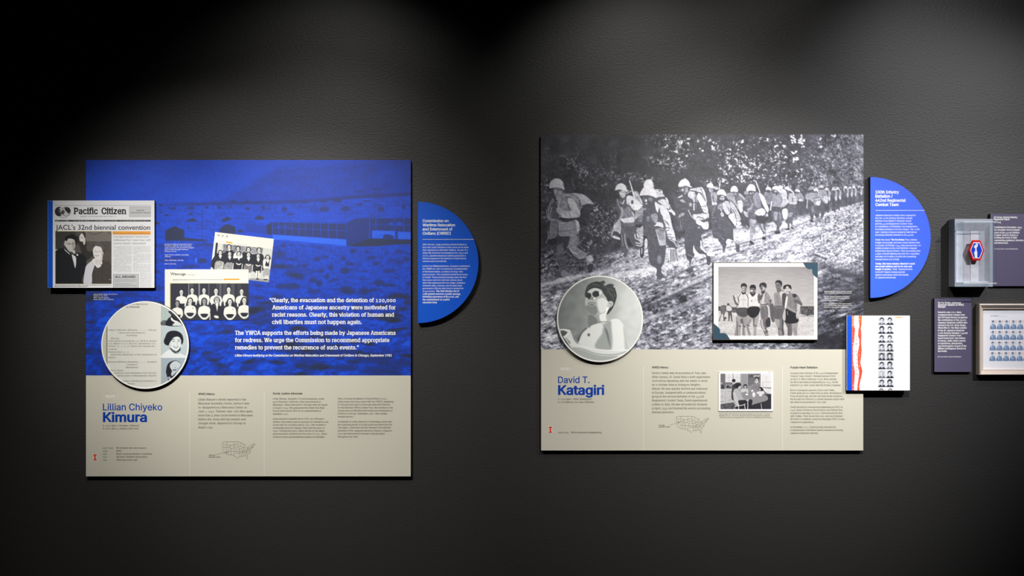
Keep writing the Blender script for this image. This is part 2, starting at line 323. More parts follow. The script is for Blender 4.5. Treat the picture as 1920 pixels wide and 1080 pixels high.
def paint_barracks():
    c = Cv(161, 300, 770, 704, 1., 1, 120, seed=5); F, L, E, R = c.F, c.L, c.E, c.R
    Y, X = np.mgrid[0:c.H, 0:c.W].astype(np.float32); X = X/c.k+c.x0; Y = Y/c.k+c.y0
    n1, n2, n3, n4 = c.noise(.8, seed=21), c.noise(2.2, 1.1, seed=22), c.noise(9, 4, seed=23), c.noise(3.5, 1.6, seed=24)
    ss = lambda a, b, v: np.clip((v-a)/(b-a), 0, 1)**2*(3-2*np.clip((v-a)/(b-a), 0, 1))
    g = 128+5*n1+3*n3
    ridge = np.interp(X, [161, 420, 470, 520, 570, 600, 640, 700, 770], [420, 372, 345, 314, 312, 313, 308, 300, 292])
    m = ss(-9, 9, Y-ridge+2*n3); g = g*(1-m)+m*(108+4*n1+3*n3)
    hor = np.interp(X, [161, 300, 420, 560, 640, 700, 770], [388, 386, 384, 380, 374, 368, 366])
    g -= 30*np.exp(-((Y-hor+2)/3.2)**2)*ss(280, 330, X)
    k = ss(-1, 3, Y-hor); g = g*(1-k)+k*(118+7*n1+6*c.noise(7, .5, 3, 25)+4*n3)
    gr = np.interp(X, [161, 300, 513, 560, 620, 680, 770], [470, 452, 450, 457, 463, 462, 458]); k = ss(0, 2, Y-gr)
    big = c.noise(11, 3.2, seed=31); dn = .5+.5*ss(500, 610, Y); sc = 112-4*dn+6*n1+(8*n2+8*n4)*dn-(18+26*dn)*np.clip(big-.55, 0, 2.2)-12*np.clip(n4-1, 0, 2)
    sc -= 30*ss(540, 640, Y)*np.clip(c.noise(26, 9, seed=32)+.2, 0, 2)*.8; sc += 22*ss(540, 620, Y)*np.clip(c.noise(7, 3, -25, 33), 0, 2)
    g = g*(1-k)+k*sc; c.a[:, :, 0] = g
    c.frame(290, 360, 9.817)
    for y0, y1 in ((250, 262), (300, 315), (345, 362), (378, 400), (430, 425), (520, 522), (545, 560), (605, 600), (640, 690), (485, 495)): L([(20, y0), (900, (y0+y1)/2), (1760, y1)], 5, 88, a=.55)
    for t, v in (('10 560 60 548 105 590 10 600', 40), ('70 395 130 362 165 395', 45), ('165 440 215 405 290 445', 45), ('610 420 660 383 715 420', 45), ('575 552 620 510 690 485 740 500 800 540 700 545 620 548', 42), ('1235 560 1245 510 1330 458 1385 480 1430 492 1330 540', 42), ('1520 745 1530 705 1580 685 1625 720 1635 742', 45)): F(t, v, sm=0)
    for x, y, r in ((270,300,25),(350,303,42),(20,290,30),(675,300,55),(960,292,38),(1190,285,38),(1395,278,28),(1710,310,38),(1610,255,20),(800,232,30),(690,215,30),(110,245,40),(1450,180,50),(1700,190,60)): E(x, y, r, min(r*.62, 26), 62, soft=.4, nz=8, a=.85)
    F('200 900 205 710 370 632 540 700 548 860 560 900', 30, sm=0, nz=2); F('548 842 640 850 800 868 960 885 900 905 560 905', 38, sm=0)
    F('1190 760 1190 680 1330 590 1480 640 1490 770 1400 800 1190 750', 36, sm=0, nz=2); L('868 300 880 870', 8, 48, a=.9); L('845 335 890 335', 5, 55); L('1230 300 1232 460', 4, 70); L('1085 240 1088 330', 4, 70)
    L('545 760 600 795 780 780 1080 808', 5, 175); L('10 865 200 892', 5, 165); L('545 635 700 655 1100 690', 4, 80); L('620 640 630 690', 16, 55)
    for q in range(26): E(740+q*14, 980+(q*37 % 40)-20, 10, 22, 70, soft=.5, a=.7)
    c.frame(460, 280, 5.4)
    for y0, y1 in ((548,540),(560,556),(575,572),(590,590),(605,606),(622,618),(640,632),(655,650),(700,690),(525,485),(505,478)): L([(0 if y0 > 540 else 560, y0), (900, (y0+y1)/2+2), (1670, y1)], 3, 84, a=.5)
    for x in (245, 545, 255, 1305, 1345, 1435, 960, 300, 710): L([(x, 520), (x, 640)], 3, 70, a=.6)
    for x, y, rx, ry in ((25,603,22,16),(180,590,16,22),(395,605,28,24),(800,608,52,26),(1010,605,38,28),(1372,607,30,26),(1600,585,22,22),(930,520,50,20),(1160,560,24,14),(480,545,22,10),(130,540,60,10),(610,540,40,10),(790,530,40,14),(1230,525,40,8),(1330,405,60,18),(1150,430,60,12)): E(x, y, rx, ry, 66 if y > 500 else 86, soft=.5, nz=8, a=.85)
    L('900 505 1300 485 1640 465', 8, 62, soft=.4); F('95 690 140 668 192 690 190 712 95 712', 52, sm=0); F('420 665 450 650 490 672', 60, sm=0)
    L('0 765 200 770', 4, 160); L('0 832 220 858', 4, 165); F('215 770 272 735 275 868 215 862', 44, sm=0); F('0 760 215 770 215 860 0 835', 100, sm=0)
    F('272 735 1020 750 1020 912 272 862', 70, sm=0); F('272 862 1020 912 1022 978 900 965 700 950 560 935 400 918 280 918', 190, sm=0)
    for x in range(290, 1020, 19): L([(x, 738), (x+2, 862+(x-280)*.065)], 7, 42, a=.8)
    for x in (272, 338, 402, 468, 540, 608, 684, 760, 840, 925, 1020): L([(x, 735), (x+2, 862+(x-280)*.068)], 4, 160)
    L('272 795 1020 825', 4, 150); L('272 736 1020 752', 4, 150); L('315 785 450 782', 4, 165)
    F('1022 745 1120 695 1255 700 1250 900 1240 912 1100 985 1022 978', 74, sm=0, nz=3); L('1025 742 1120 695 1668 695', 5, 130)
    F('1255 700 1672 700 1672 912 1255 905', 78, sm=0)
    for x in range(1275, 1672, 30): L([(x, 702), (x, 820)], 13, 46, a=.75)
    F('1282 822 1512 828 1512 905 1282 900', 180, sm=0); F('1542 835 1672 840 1672 912 1542 908', 180, sm=0); F('1395 905 1410 865 1480 870 1500 900', 66); L('1310 890 1420 860', 5, 100); R(1452, 742, 1496, 768, 120); R(1530, 736, 1578, 776, 125)
    for x in (1257, 1320, 1512, 1600): L([(x, 700), (x, 905)], 4, 155)
    L('1257 765 1672 770', 4, 145); F('1250 905 1672 915 1672 960 1500 965 1350 980 1100 985 1040 975 1180 930', 40, sm=0, nz=3)
    c.frame(460, 430, 6)
    for x, y, rx, ry in ((430,185,34,18),(515,175,20,12),(800,335,44,22),(900,310,40,12),(1100,325,34,16),(1210,245,44,24),(1370,255,20,14),(1420,315,50,14),(600,410,24,18),(665,410,30,22),(960,430,28,34),(1120,465,54,36),(850,470,34,20),(1470,385,40,18),(1180,390,50,16),(1620,470,66,20),(1810,335,40,20),(915,530,28,24),(760,570,44,26),(830,605,34,34),(530,640,90,34),(400,640,60,30),(150,635,60,14),(1130,670,60,34),(1160,700,80,30),(1330,700,60,34),(740,690,40,20),(1500,600,60,30),(1610,630,80,20),(1440,680,50,14),(1840,610,30,24),(360,760,60,24),(160,770,50,22),(1560,1000,70,20),(1820,820,50,20)): E(x, y, rx, ry, 46, soft=1.3, nz=10, a=.72)
    for x, y in ((150,665),(620,680),(1240,580),(1240,500),(1100,760),(1500,650)): L([(x, y), (x+170, y+4)], 8, 150, soft=.5, a=.7)
    c.frame(160, 530, 6)
    for x, y, rx, ry in ((90,330,60,40),(60,760,70,40),(60,230,40,20),(1500,690,90,30),(1300,520,80,30),(1820,960,80,40),(1180,980,60,24),(140,880,60,50),(1350,800,40,20),(1200,200,50,30),(1560,500,120,30),(300,150,160,20)): E(x, y, rx, ry, 58, soft=2.2, nz=9, a=.6)
    for t in ('1150 1040 1300 950 1480 880 1640 760', '1200 900 1400 800 1620 690', '1380 1040 1520 960 1640 780', '1560 1040 1640 900', '1180 760 1400 720'): L(t, 12, 48, soft=.7, a=.5); 
    for q in range(16): L([(1290+q*22, 500), (1300+q*24, 620+q % 3*20)], 4, 150, soft=.3, a=.4)
    for t in ('1180 980 1330 880 1560 810', '1300 1040 1450 930 1600 830', '1200 640 1400 600'): L(t, 12, 158, soft=.8, a=.5)
    c.frame(560, 640, 1)
    for x, y, rx, ry in ((60,20,50,12),(140,30,40,10),(180,40,30,8),(150,55,40,7),(20,45,30,10),(90,50,25,6)): E(x, y, rx, ry, 48, soft=3, nz=10, a=.6)
    c.frame(300, 450, 18); F('1290 640 1540 620 1570 760 1300 770', 62, soft=.5); E(1220, 690, 34, 85, 195, soft=.5)
    a = blur(c.out(), .45)
    return c, duo(a, [(0, (24, 36, 60)), (40, (30, 44, 82)), (90, (18, 50, 150)), (125, (0, 68, 206)), (170, (20, 84, 224)), (220, (56, 118, 246))])
def girl(c, cx, cy, s, hair=40, face=225, top=228, bg=62, long=0, arms=1, sh=1., hy=1.):
    """seated/standing member of a group: cx, cy the face centre, s the face half width"""
    F, E, L = c.F, c.E, c.L
    E(cx, cy-.2*s*hy, s*1.35, s*1.5, hair)
    if long: F([(cx-1.3*s, cy-.6*s), (cx-1.9*s, cy+1.9*s), (cx-.5*s, cy+2.1*s), (cx, cy), (cx+.6*s, cy+2.0*s), (cx+1.7*s, cy+1.8*s), (cx+1.3*s, cy-.6*s)], hair)
    F([(cx-.45*s, cy+.8*s), (cx+.45*s, cy+.8*s), (cx+.5*s, cy+2.0*s), (cx-.5*s, cy+2.0*s)], face*.9)
    F([(cx-.5*s, cy+1.9*s), (cx-2.0*s*sh, cy+2.6*s), (cx-2.5*s*sh, cy+4.6*s), (cx-2.1*s*sh, cy+5.3*s), (cx-1.5*s*sh, cy+5.6*s), (cx+1.5*s*sh, cy+5.6*s), (cx+2.1*s*sh, cy+5.3*s), (cx+2.5*s*sh, cy+4.6*s), (cx+2.0*s*sh, cy+2.6*s), (cx+.5*s, cy+1.9*s)], top)
    E(cx, cy, s*.86, s*1.18, face); L([(cx-.45*s, cy-.12*s), (cx-.15*s, cy-.12*s)], .25*s, 90); L([(cx+.15*s, cy-.12*s), (cx+.45*s, cy-.12*s)], .25*s, 90); L([(cx-.3*s, cy+.6*s), (cx+.3*s, cy+.6*s)], .22*s, 110); E(cx+.55*s, cy+.2*s, .3*s, .8*s, face*.8, soft=.2, a=.6)
def paint_card_women():
    c = Cv(309, 505, 466, 600, 2, 3, (226, 226, 216), seed=8); c.frame(305, 500, 10.285); F, E, L = c.F, c.E, c.L
    for i in range(3): c.greek(324, 524.5+0*i, 418, 1.2, (120, 120, 120), .25, i)
    c.greek(324, 526.5, 356, 1, (120, 120, 120), .45); c.greek(324, 524.3, 418, 1.3, (110, 110, 112), .5); c.greek(351, 515.4, 366, 1., (130, 130, 130), .6); L([(1180, 247), (1468, 245)], 24, (240, 150, 20)); 
    c.R(140, 318, 1700, 325, (200, 196, 120)); c.R(140, 320, 152, 1100, (215, 205, 120)); c.R(152, 324, 1700, 1100, (48, 50, 62))
    c.clip(152, 324, 1700, 1100)
    for x, w, v in ((505,14,170),(560,60,80),(705,26,150),(895,10,150),(890,20,90),(1050,8,120),(1110,50,95),(1200,80,75),(1350,70,80),(1480,60,66)): L([(x, 330), (x, 700)], w, (v, v, v+4), soft=.15, a=.8)
    w, k, s_ = (222, 222, 214), (40, 42, 52), (216, 216, 208)
    def G(x, y, s, **q): girl(c, x, y, s, **{**dict(hair=np.array(k), face=np.array(s_), top=np.array(w)), **q})
    for x, y, s in ((362, 495, 38), (570, 462, 38), (797, 462, 38), (1028, 475, 42), (1272, 450, 42), (1520, 485, 40)):
        G(x, y, s, sh=1.15); F([(x-2.3*s, y+4.5*s), (x-1.7*s, y+5*s), (x-1.5*s, y+7*s), (x-2.1*s, y+7*s)], s_); F([(x+1.8*s, y+5*s), (x+2.6*s, y+4.5*s), (x+2.2*s, y+7*s), (x+1.6*s, y+7*s)], s_)
        F([(x-1.5*s, y+5.7*s), (x+1.5*s, y+5.7*s), (x+1.5*s, y+9*s), (x-1.5*s, y+9*s)], k, sm=0)
    for x, y, s, lo, tp in ((283, 712, 40, 0, w), (532, 665, 42, 0, w), (803, 672, 44, 0, w), (1046, 655, 48, 0, k), (1296, 680, 44, 1, w), (1572, 655, 44, 1, w)):
        fc = np.array((150, 150, 148)) if x in (283, 803) else np.array(s_)
        G(x, y, s, long=lo, top=np.array(tp), face=fc, sh=1.1)
        F([(x-2.6*s, y+4.2*s), (x-2.7*s, y+5.6*s), (x-1.3*s, y+7.4*s), (x, y+7.9*s), (x+1.3*s, y+7.4*s), (x+2.7*s, y+5.6*s), (x+2.6*s, y+4.2*s), (x+2*s, y+5.2*s), (x+1*s, y+6.7*s), (x, y+7*s), (x-1*s, y+6.7*s), (x-2*s, y+5.2*s)], s_ if tp is w else k)
        F([(x-1.6*s, y+5.4*s), (x+1.6*s, y+5.4*s), (x+1*s, y+6.6*s), (x, y+6.9*s), (x-1*s, y+6.6*s)], k)
        if tp is k: F([(x-.5*s, y+1.4*s), (x+.5*s, y+1.4*s), (x+.1*s, y+4.4*s)], w); E(x-10, y+310, 48, 26, s_, 15); F([(x-130, y+90), (x-60, y+60), (x-30, y+200)], k); E(x, y-40, 60, 34, (150, 150, 150), a=.8)
    E(582, 800, 9, 9, (50, 50, 60)); E(1352, 820, 8, 8, (70, 70, 80)); L('912 900 912 1030', 14, (210, 210, 200)); 
    return c, blur(c.out(), .4)
def paint_card_waa():
    c = Cv(403, 435, 514, 517, 2, 3, (226, 225, 216), seed=9); a = np.radians(6.7); f = c.tr
    def tr(p):
        if isinstance(p, str): p = np.array([float(v) for v in p.replace(',', ' ').split()]).reshape(-1, 2)
        p = np.asarray(p, float).reshape(-1, 2)/c.fr[2]+np.array(c.fr[:2])-[403.3, 435]
        return np.stack([(p[:, 0]*np.cos(a)+p[:, 1]*np.sin(a))*c.k, (-p[:, 0]*np.sin(a)+p[:, 1]*np.cos(a))*c.k], 1)
    c.tr = tr; c.frame(385, 430, 10.286); F, E, L = c.F, c.E, c.L; w, k, s_ = (228, 228, 220), (42, 43, 54), (220, 220, 212)
    L('215 232 400 250', 9, (190, 185, 175), a=.6); L('520 265 800 298', 9, (190, 185, 175), a=.6); L('415 250 510 262', 26, (236, 160, 40))
    F('205 262 345 280 1120 360 1290 385 1225 1060 900 1040 120 900', (205, 206, 200), sm=0)
    F('205 258 245 262 215 560 205 800 150 800', k, sm=0); F('345 282 720 320 700 560 330 520', (110, 110, 116), sm=0, nz=22); F('720 322 1120 360 1090 480 700 450', (130, 130, 134), sm=0, nz=24)
    for x in range(360, 1120, 34): L([(x, 285+(x-345)*.1), (x-8, 400+(x-345)*.1)], 13, (200 if x % 68 else 60,)*3, a=.6)
    F('205 480 360 460 500 400 560 440 700 460 760 440 900 480 1100 480 1110 640 1080 800 160 760', k, nz=3)
    for x, y, s, tp in ((460, 345, 34, k), (630, 378, 32, w), (832, 395, 34, k), (1035, 405, 34, k)):
        girl(c, x, y, s, np.array(k), np.array(s_), np.array(tp), sh=1.1); F([(x-s*.7, y+s*1.5), (x+s*.7, y+s*1.5), (x, y+s*2.6)], w)
    F('540 520 600 430 660 420 560 560', w)
    for x, y, s in ((290, 455, 34), (470, 478, 34), (645, 480, 36), (832, 495, 36), (1018, 520, 34), (1200, 545, 34)):
        girl(c, x, y, s, np.array(k), np.array(s_), np.array(k), sh=1., long=x == 1200)
        F([(x-s*1., y+s*1.4), (x+s*1., y+s*1.4), (x+s*.1, y+s*3.4)], w); F([(x-2*s, y+5*s), (x+1.9*s, y+5.2*s), (x+1.8*s, y+9*s), (x-2.1*s, y+9*s)], (120, 118, 122) if x not in (645, 1018) else k, nz=12)
        F([(x-1.4*s, y+4.6*s), (x, y+5.2*s), (x+1.3*s, y+4.8*s), (x+1.1*s, y+5.4*s), (x, y+5.8*s), (x-1.2*s, y+5.3*s)], s_)
    F('1110 610 1170 570 1150 690 1120 720', w); F('1240 590 1275 590 1260 700 1230 720', w); F('1120 700 1230 740 1265 690 1235 790 1130 760', w); F('1130 760 1250 770 1235 930 1110 900', (165, 165, 165), nz=10)
    F('200 630 330 630 320 830 190 830', (165, 165, 160), nz=16); F('380 670 500 660 500 820 370 820', (150, 150, 150), nz=16)
    F('970 800 1050 800 1030 950 980 920', w, sm=0); L('1010 800 1005 940', 10, k); L('1160 900 1150 960', 26, w); L('1200 900 1190 965', 26, w)
    for x in (345, 540, 715, 915, 1090): L([(x, 640+(x-345)*.08), (x-18, 760+(x-345)*.16)], 14, (210, 210, 205))
    F('840 940 1240 960 1225 1080 840 1060', (150, 152, 156), sm=0); E(1005, 955, 34, 12, k); E(1160, 965, 40, 12, k); L('855 860 860 940', 20, w)
    return c, blur(c.out(), .4)
def paint_newspaper():
    c = Cv(99, 376, 289.5, 539.6, 2, 3, (228, 228, 230), seed=10); c.frame(80, 360, 5.4); F, E, L, R = c.F, c.E, c.L, c.R
    n = c.noise(.5, seed=2); g = (150, 150, 152)
    L('125 138 1095 138', 2.5, (120, 120, 120)); R(878, 150, 1092, 252, (196, 196, 197)); 
    for t in ('878 150 1092 150 1092 252 878 252 878 150',): L(t, 2.5, (140, 140, 140), sm=0)
    for cx in (170, 240):
        E(cx, 199, 46, 49, (30, 32, 34)); E(cx, 199, 42, 45, (205, 205, 205) if cx == 240 else (45, 46, 48))
    F('180 155 205 170 190 200 170 215 150 190 165 175', (190, 190, 190)); F('195 215 205 235 180 240', (190, 190, 190)); E(160, 195, 20, 30, (40, 42, 44), a=.8)
    F('225 160 270 165 280 200 262 222 245 200 232 190', (42, 44, 46)); F('205 180 225 200 215 225 200 215', (80, 80, 80)); L([(180, 260), (245, 260)], 6, g)
    c.greek(151, 405.9, 218, 1.2, (90, 90, 90), .7); R(126, 283, 1092, 300, (30, 32, 34))
    c.greek(104, 414, 129, 1.6, (190, 190, 190), .75, 1); c.greek(138, 414, 220, 1.7, (190, 190, 190), .75, 2); c.greek(224, 414, 280, 1.7, (190, 190, 190), .75, 3)
    R(708, 398, 1092, 432, (240, 160, 40))
    for i, y in enumerate(np.arange(552, 812, 10.6)):
        c.greek(80+(740 if i in (2, 11, 24) else 718)/5.4, 360+y/5.4, 80+(900 if i % 9 != 8 else 850)/5.4, .75, (105, 105, 108), .55, i)
        c.greek(80+(935 if i in (8, 15) else 915)/5.4, 360+y/5.4, 80+(1095 if i % 10 != 6 else 960)/5.4, .75, (105, 105, 108), .55, i+50)
    for i, y in enumerate(np.arange(822, 965, 10.6)): c.greek(80+985/5.4, 360+y/5.4, 80+1098/5.4, .75, (105, 105, 108), .55, i+90)
    R(716, 832, 970, 972, (196, 196, 198)); L('716 972 716 832 970 832 970 972', 3, (110, 110, 110), sm=0)
    for y in (888, 903, 930, 942, 955): c.greek(80+730/5.4, 360+y/5.4, 80+(955 if y != 930 else 900)/5.4, .8, (90, 90, 92), .6, y)
    c.greek(80+122/5.4, 360+942/5.4, 80+690/5.4, 1.1, (70, 70, 72), .8, 5); c.greek(80+122/5.4, 360+955/5.4, 80+450/5.4, 1.1, (70, 70, 72), .8, 6)
    # the press picture: a man in a dark suit and a woman with her arm raised
    R(128, 396, 698, 930, (190, 180, 110)); R(131, 399, 696, 928, (84, 78, 74), nz=4)
    c.clip(131, 399, 696, 928); F('430 390 720 380 720 498 560 502 440 498', (118, 112, 106), soft=.4, sm=0); F('131 399 330 399 300 560 131 620', (60, 58, 56), soft=1, nz=3); L('470 410 520 430 600 405', 4, (50, 48, 46)); L('660 400 690 430', 5, (50, 48, 46)); L('440 500 696 505', 2, (70, 66, 62)); F('131 580 180 585 150 605 131 605', (200, 200, 195)); L('131 835 696 850', 2, (110, 105, 98))
    F('340 480 390 420 440 500 450 590 520 610 500 650 430 700 400 640 380 560', (50, 46, 44), soft=.2)
    F('375 440 400 420 430 440 432 480 415 500 380 498 372 470', (212, 208, 200)); F('410 490 432 485 428 530 414 528', (205, 205, 200)); L('385 455 410 470', 4, (120, 115, 110)); F('400 402 436 420 430 470 415 440', (60, 56, 54))
    F('218 566 260 600 300 640 345 612 420 640 440 700 415 940 120 940 120 625', (26, 28, 32), nz=2); F('240 470 290 428 345 450 352 500 335 540 240 520', (26, 28, 32))
    F('232 480 262 455 310 470 330 510 328 560 300 600 270 600 245 570 222 530', (196, 192, 188)); F('226 468 262 440 320 455 340 490 300 475 262 472 240 500', (24, 24, 28)); E(224, 525, 8, 18, (170, 165, 162))
    L('245 515 285 525 325 520', 3.5, (50, 48, 48)); E(268, 525, 16, 10, (120, 116, 112), a=.5); E(310, 524, 14, 10, (120, 116, 112), a=.5); L('275 570 295 574 312 562', 5, (235, 232, 228)); L('268 566 290 580 314 566', 2.5, (90, 84, 82)); L('298 525 302 548', 3, (150, 146, 142)); F('300 500 332 510 326 565 306 590', (150, 146, 142), soft=.5, a=.6)
    F('218 572 270 620 330 650 340 700 330 770 310 700 280 640 235 600', (214, 214, 216)); F('272 612 290 622 300 660 325 760 300 700 282 650', (24, 26, 30)); E(352, 636, 9, 10, (225, 225, 225)); F('300 600 330 590 325 615 345 620 320 622', (205, 205, 205))
    F('414 928 425 800 440 740 500 700 520 680 600 690 690 730 696 928', (70, 64, 60), nz=4); F('416 928 430 790 450 735 510 690 540 700 520 760 500 830 493 928', (206, 206, 214)); F('500 690 560 660 600 700 598 740 560 768 530 740', (222, 220, 214)); L('530 700 560 730 590 715', 3, (150, 148, 145))
    F('515 540 560 505 610 520 632 570 620 622 600 640 540 640 520 630 508 590', (60, 56, 54)); F('550 640 602 630 600 700 560 715 540 690', (205, 202, 198)); F('512 575 540 545 590 560 606 600 600 650 575 690 545 680 515 640', (222, 220, 216)); F('540 510 590 505 620 540 628 580 604 590 590 560 540 545 518 560', (88, 84, 80), nz=8); F('600 600 616 610 606 650 594 640', (190, 185, 180))
    L('528 598 545 602', 4, (90, 86, 84)); L('565 602 588 602', 4, (90, 86, 84)); L('530 640 548 648 568 640', 4, (110, 60, 60)); L('550 605 548 622', 3, (170, 166, 160)); E(595, 735, 5, 6, (30, 30, 30)); L('520 800 540 890', 3, (55, 50, 48)); L('600 790 610 900', 3, (56, 52, 50)); E(680, 885, 4, 4, (220, 220, 220))
    return c, blur(c.out(), .3)
def paint_yearbook():
    c = Cv(189, 564, 355, 730, 1.5, 3, (212, 211, 202), seed=11); c.frame(180, 550, 5.684); F, E, L, R = c.F, c.E, c.L, c.R
    R(0, 200, 118, 1060, (196, 193, 176)); R(112, 200, 124, 1060, (120, 118, 104), soft=.3); R(124, 200, 150, 1060, (222, 221, 213), soft=.8, a=.6)
    R(695, 120, 960, 340, (168, 182, 178), nz=5); R(695, 345, 990, 680, (184, 196, 198), nz=2); R(695, 686, 990, 1060, (160, 174, 182), nz=2); R(695, 339, 990, 346, (225, 228, 226)); R(695, 679, 990, 687, (222, 226, 228))
    k = (30, 32, 40); L('695 140 695 960', 3, (150, 155, 150))
    F('695 300 750 290 770 340 695 340', (90, 96, 96), nz=14); F('780 200 830 230 900 290 920 345 750 345 760 280 800 240', k); F('820 330 860 300 900 320 910 345 820 345', (205, 210, 210)); F('770 200 800 190 850 230 880 280 840 260', (50, 54, 58)); F('800 255 830 285 870 300 840 310 800 285', (225, 225, 220))
    # portrait of a young woman
    F('695 680 700 660 760 610 800 600 860 620 920 650 960 680', (222, 226, 226)); F('780 560 870 600 880 640 840 640 790 600', (150, 158, 160), soft=.4)
    F('735 470 760 420 810 398 870 405 915 440 930 500 915 545 890 520 900 600 860 630 820 620 790 590 770 560 735 545 722 510', k); F('795 470 840 455 890 465 905 500 902 560 880 600 850 618 815 600 785 560 770 520', (214, 220, 220)); F('775 470 800 430 850 420 900 445 910 500 880 465 830 470 790 520 770 560', k)
    L('808 495 838 490', 5, k); L('868 495 895 495', 5, k); L('812 510 836 512', 5, (50, 54, 60)); L('870 512 892 512', 5, (50, 54, 60)); L('862 520 866 550', 4, (150, 158, 160)); L('828 565 850 578 872 566', 8, (70, 70, 78)); L('834 568 850 573 866 568', 4, (235, 238, 238)); F('770 560 790 540 800 585 785 580', (190, 196, 196)); F('815 602 850 620 845 640 812 620', (70, 76, 84), soft=.3)
    # man below
    F('745 830 760 760 800 725 850 715 890 735 905 780 860 800 850 850 820 900 800 910 780 880 775 940 750 860', k); F('785 770 810 735 850 720 890 740 902 775 860 800 840 790 820 830 800 810', (196, 204, 208)); F('860 800 850 840 810 880 800 850 830 800', (190, 200, 205)); L('820 815 850 815', 9, k); L('700 960 770 900 830 940', 20, (160, 170, 178))
    return c, blur(c.out(), .3)
def paint_portrait():
    c = Cv(1044, 517, 1206, 679, 2, 1, 150, seed=12); Y, X = np.mgrid[0:c.H, 0:c.W].astype(np.float32); X = X/c.k+c.x0; Y = Y/c.k+c.y0
    c.a[:, :, 0] = np.interp(X+(Y-600)*.25, [1040, 1090, 1130, 1165, 1210], [118, 128, 158, 184, 190])+3*c.noise(4, seed=4); c.frame(1035, 505, 5.84); F, E, L = c.F, c.E, c.L
    F('250 745 330 690 380 640 470 600 560 580 612 570 660 545 720 545 770 590 800 650 812 760 850 880 900 960 800 1000 500 1010 260 980 230 860 290 820', 192, nz=1)
    F('245 740 320 690 385 640 360 700 300 770 290 800', 118, soft=.5); F('340 670 390 640 330 720 290 790 285 760', 60, soft=.6)
    F('300 790 330 700 400 640 480 610 560 600 580 640 550 720 500 780 470 860 330 830', 205, soft=1); F('560 640 620 680 640 800 660 880 560 880 470 850 500 770 550 700', 150, soft=1.3); F('560 600 600 640 640 760 650 870 620 800 590 690', 96, soft=1.)
    F('570 600 660 548 730 548 775 600 800 660 812 760 850 880 700 880 650 880 640 760 610 660', 212, soft=.4); F('565 610 640 560 650 640 660 760 655 880 632 800 612 680', 150, soft=1.4); F('780 620 805 670 815 770 850 880 800 880 790 760', 175, soft=1)
    E(402, 716, 17, 18, 120, soft=.4); E(405, 718, 7, 8, 60, soft=.2); 
    F('90 655 180 660 210 690 240 770 290 820 420 860 560 885 740 885 860 880 800 980 500 1010 330 990 230 860 170 800 140 740 180 700 120 700', 204, soft=.3); F('100 670 170 690 150 740 200 800 180 820 120 760', 78, soft=.6); L('130 735 180 800 220 860', 14, 190); L('180 700 140 740', 20, 215); L('230 860 330 870 500 925 700 930 840 890', 8, 130, soft=.6); F('215 860 330 880 520 940 740 950 600 1010 300 990', 158, soft=1.2); L('95 658 180 664 205 680', 8, 225); L('300 830 480 875 700 885 860 880', 7, 226, soft=.3)
    F('400 470 430 480 520 490 600 440 590 520 612 572 520 585 450 605 400 640 398 560', 150, nz=1); F('400 500 470 520 500 580 430 610 400 640', 112, soft=.9); F('520 500 590 440 592 530 606 568 540 576', 215, soft=.6); L('420 610 500 582 610 568', 5, 90, soft=.2); L('430 622 520 596', 5, 210)
    F('365 330 380 250 430 205 540 230 580 290 612 350 612 400 590 460 540 490 470 500 410 490 385 450 365 400', 168); F('500 330 600 310 615 380 590 450 540 480 510 440 500 380', 206, soft=.8); F('370 400 470 390 500 460 470 500 405 480', 122, soft=.8); F('400 230 500 205 545 235 470 245 400 260', 185, soft=.5)
    L('390 372 430 358 480 372', 5, 90); F('395 378 430 366 478 378 440 386', 60); L('408 376 440 374 468 378', 5, 230); L('385 395 430 405 470 395', 9, 140, soft=.4); F('400 322 430 300 470 322 455 336 425 330 405 340', 120); E(462, 322, 10, 9, 230); E(408, 326, 6, 8, 90); L('435 250 425 310', 9, 190)
    E(482, 272, 38, 33, 48, -10); E(480, 270, 40, 35, 40, -10, a=.6); E(398, 290, 34, 34, 44, -15); L('430 270 448 262', 5, 90); L('520 255 560 300 640 350', 6, 190); L('522 262 560 308 636 356', 3, 90); E(530, 262, 16, 22, 205); L('525 300 545 260', 3, 110); L('372 310 395 322', 5, 200)
    F('620 355 650 348 668 370 660 405 630 425 605 410', 178); L('625 370 650 375 640 405', 6, 110); F('590 440 600 415 625 428 610 460 600 490 588 470', 226)
    F('360 275 376 205 395 175 430 150 490 134 545 148 585 185 600 180 650 175 690 215 704 260 708 300 692 360 662 430 612 492 600 480 625 430 662 400 670 365 645 347 612 352 592 310 560 262 540 228 480 206 430 216 392 246 372 300', 52, nz=4); F('585 190 610 165 650 160 680 178 650 188 690 205 660 215', 56, nz=5); F('530 140 560 128 582 150 565 158', 58)
    for t, v in (('540 135 570 130 580 155', 60), ('600 190 640 165 675 175 650 195 690 210', 58), ('380 220 430 170 490 150', 78), ('400 190 460 150 540 160', 40), ('620 210 670 240 690 300', 95), ('600 240 660 280 670 340', 88), ('560 170 610 220 650 300', 84), ('640 230 700 270', 40), ('440 165 520 180', 84)): L(t, 7, v, soft=.15)
    c.a = np.clip((c.a-112)*1.14+122, 0, 252); return c, duo(blur(c.out(), .4), [(0, (14, 18, 20)), (128, (128, 133, 131)), (255, (254, 255, 252))])
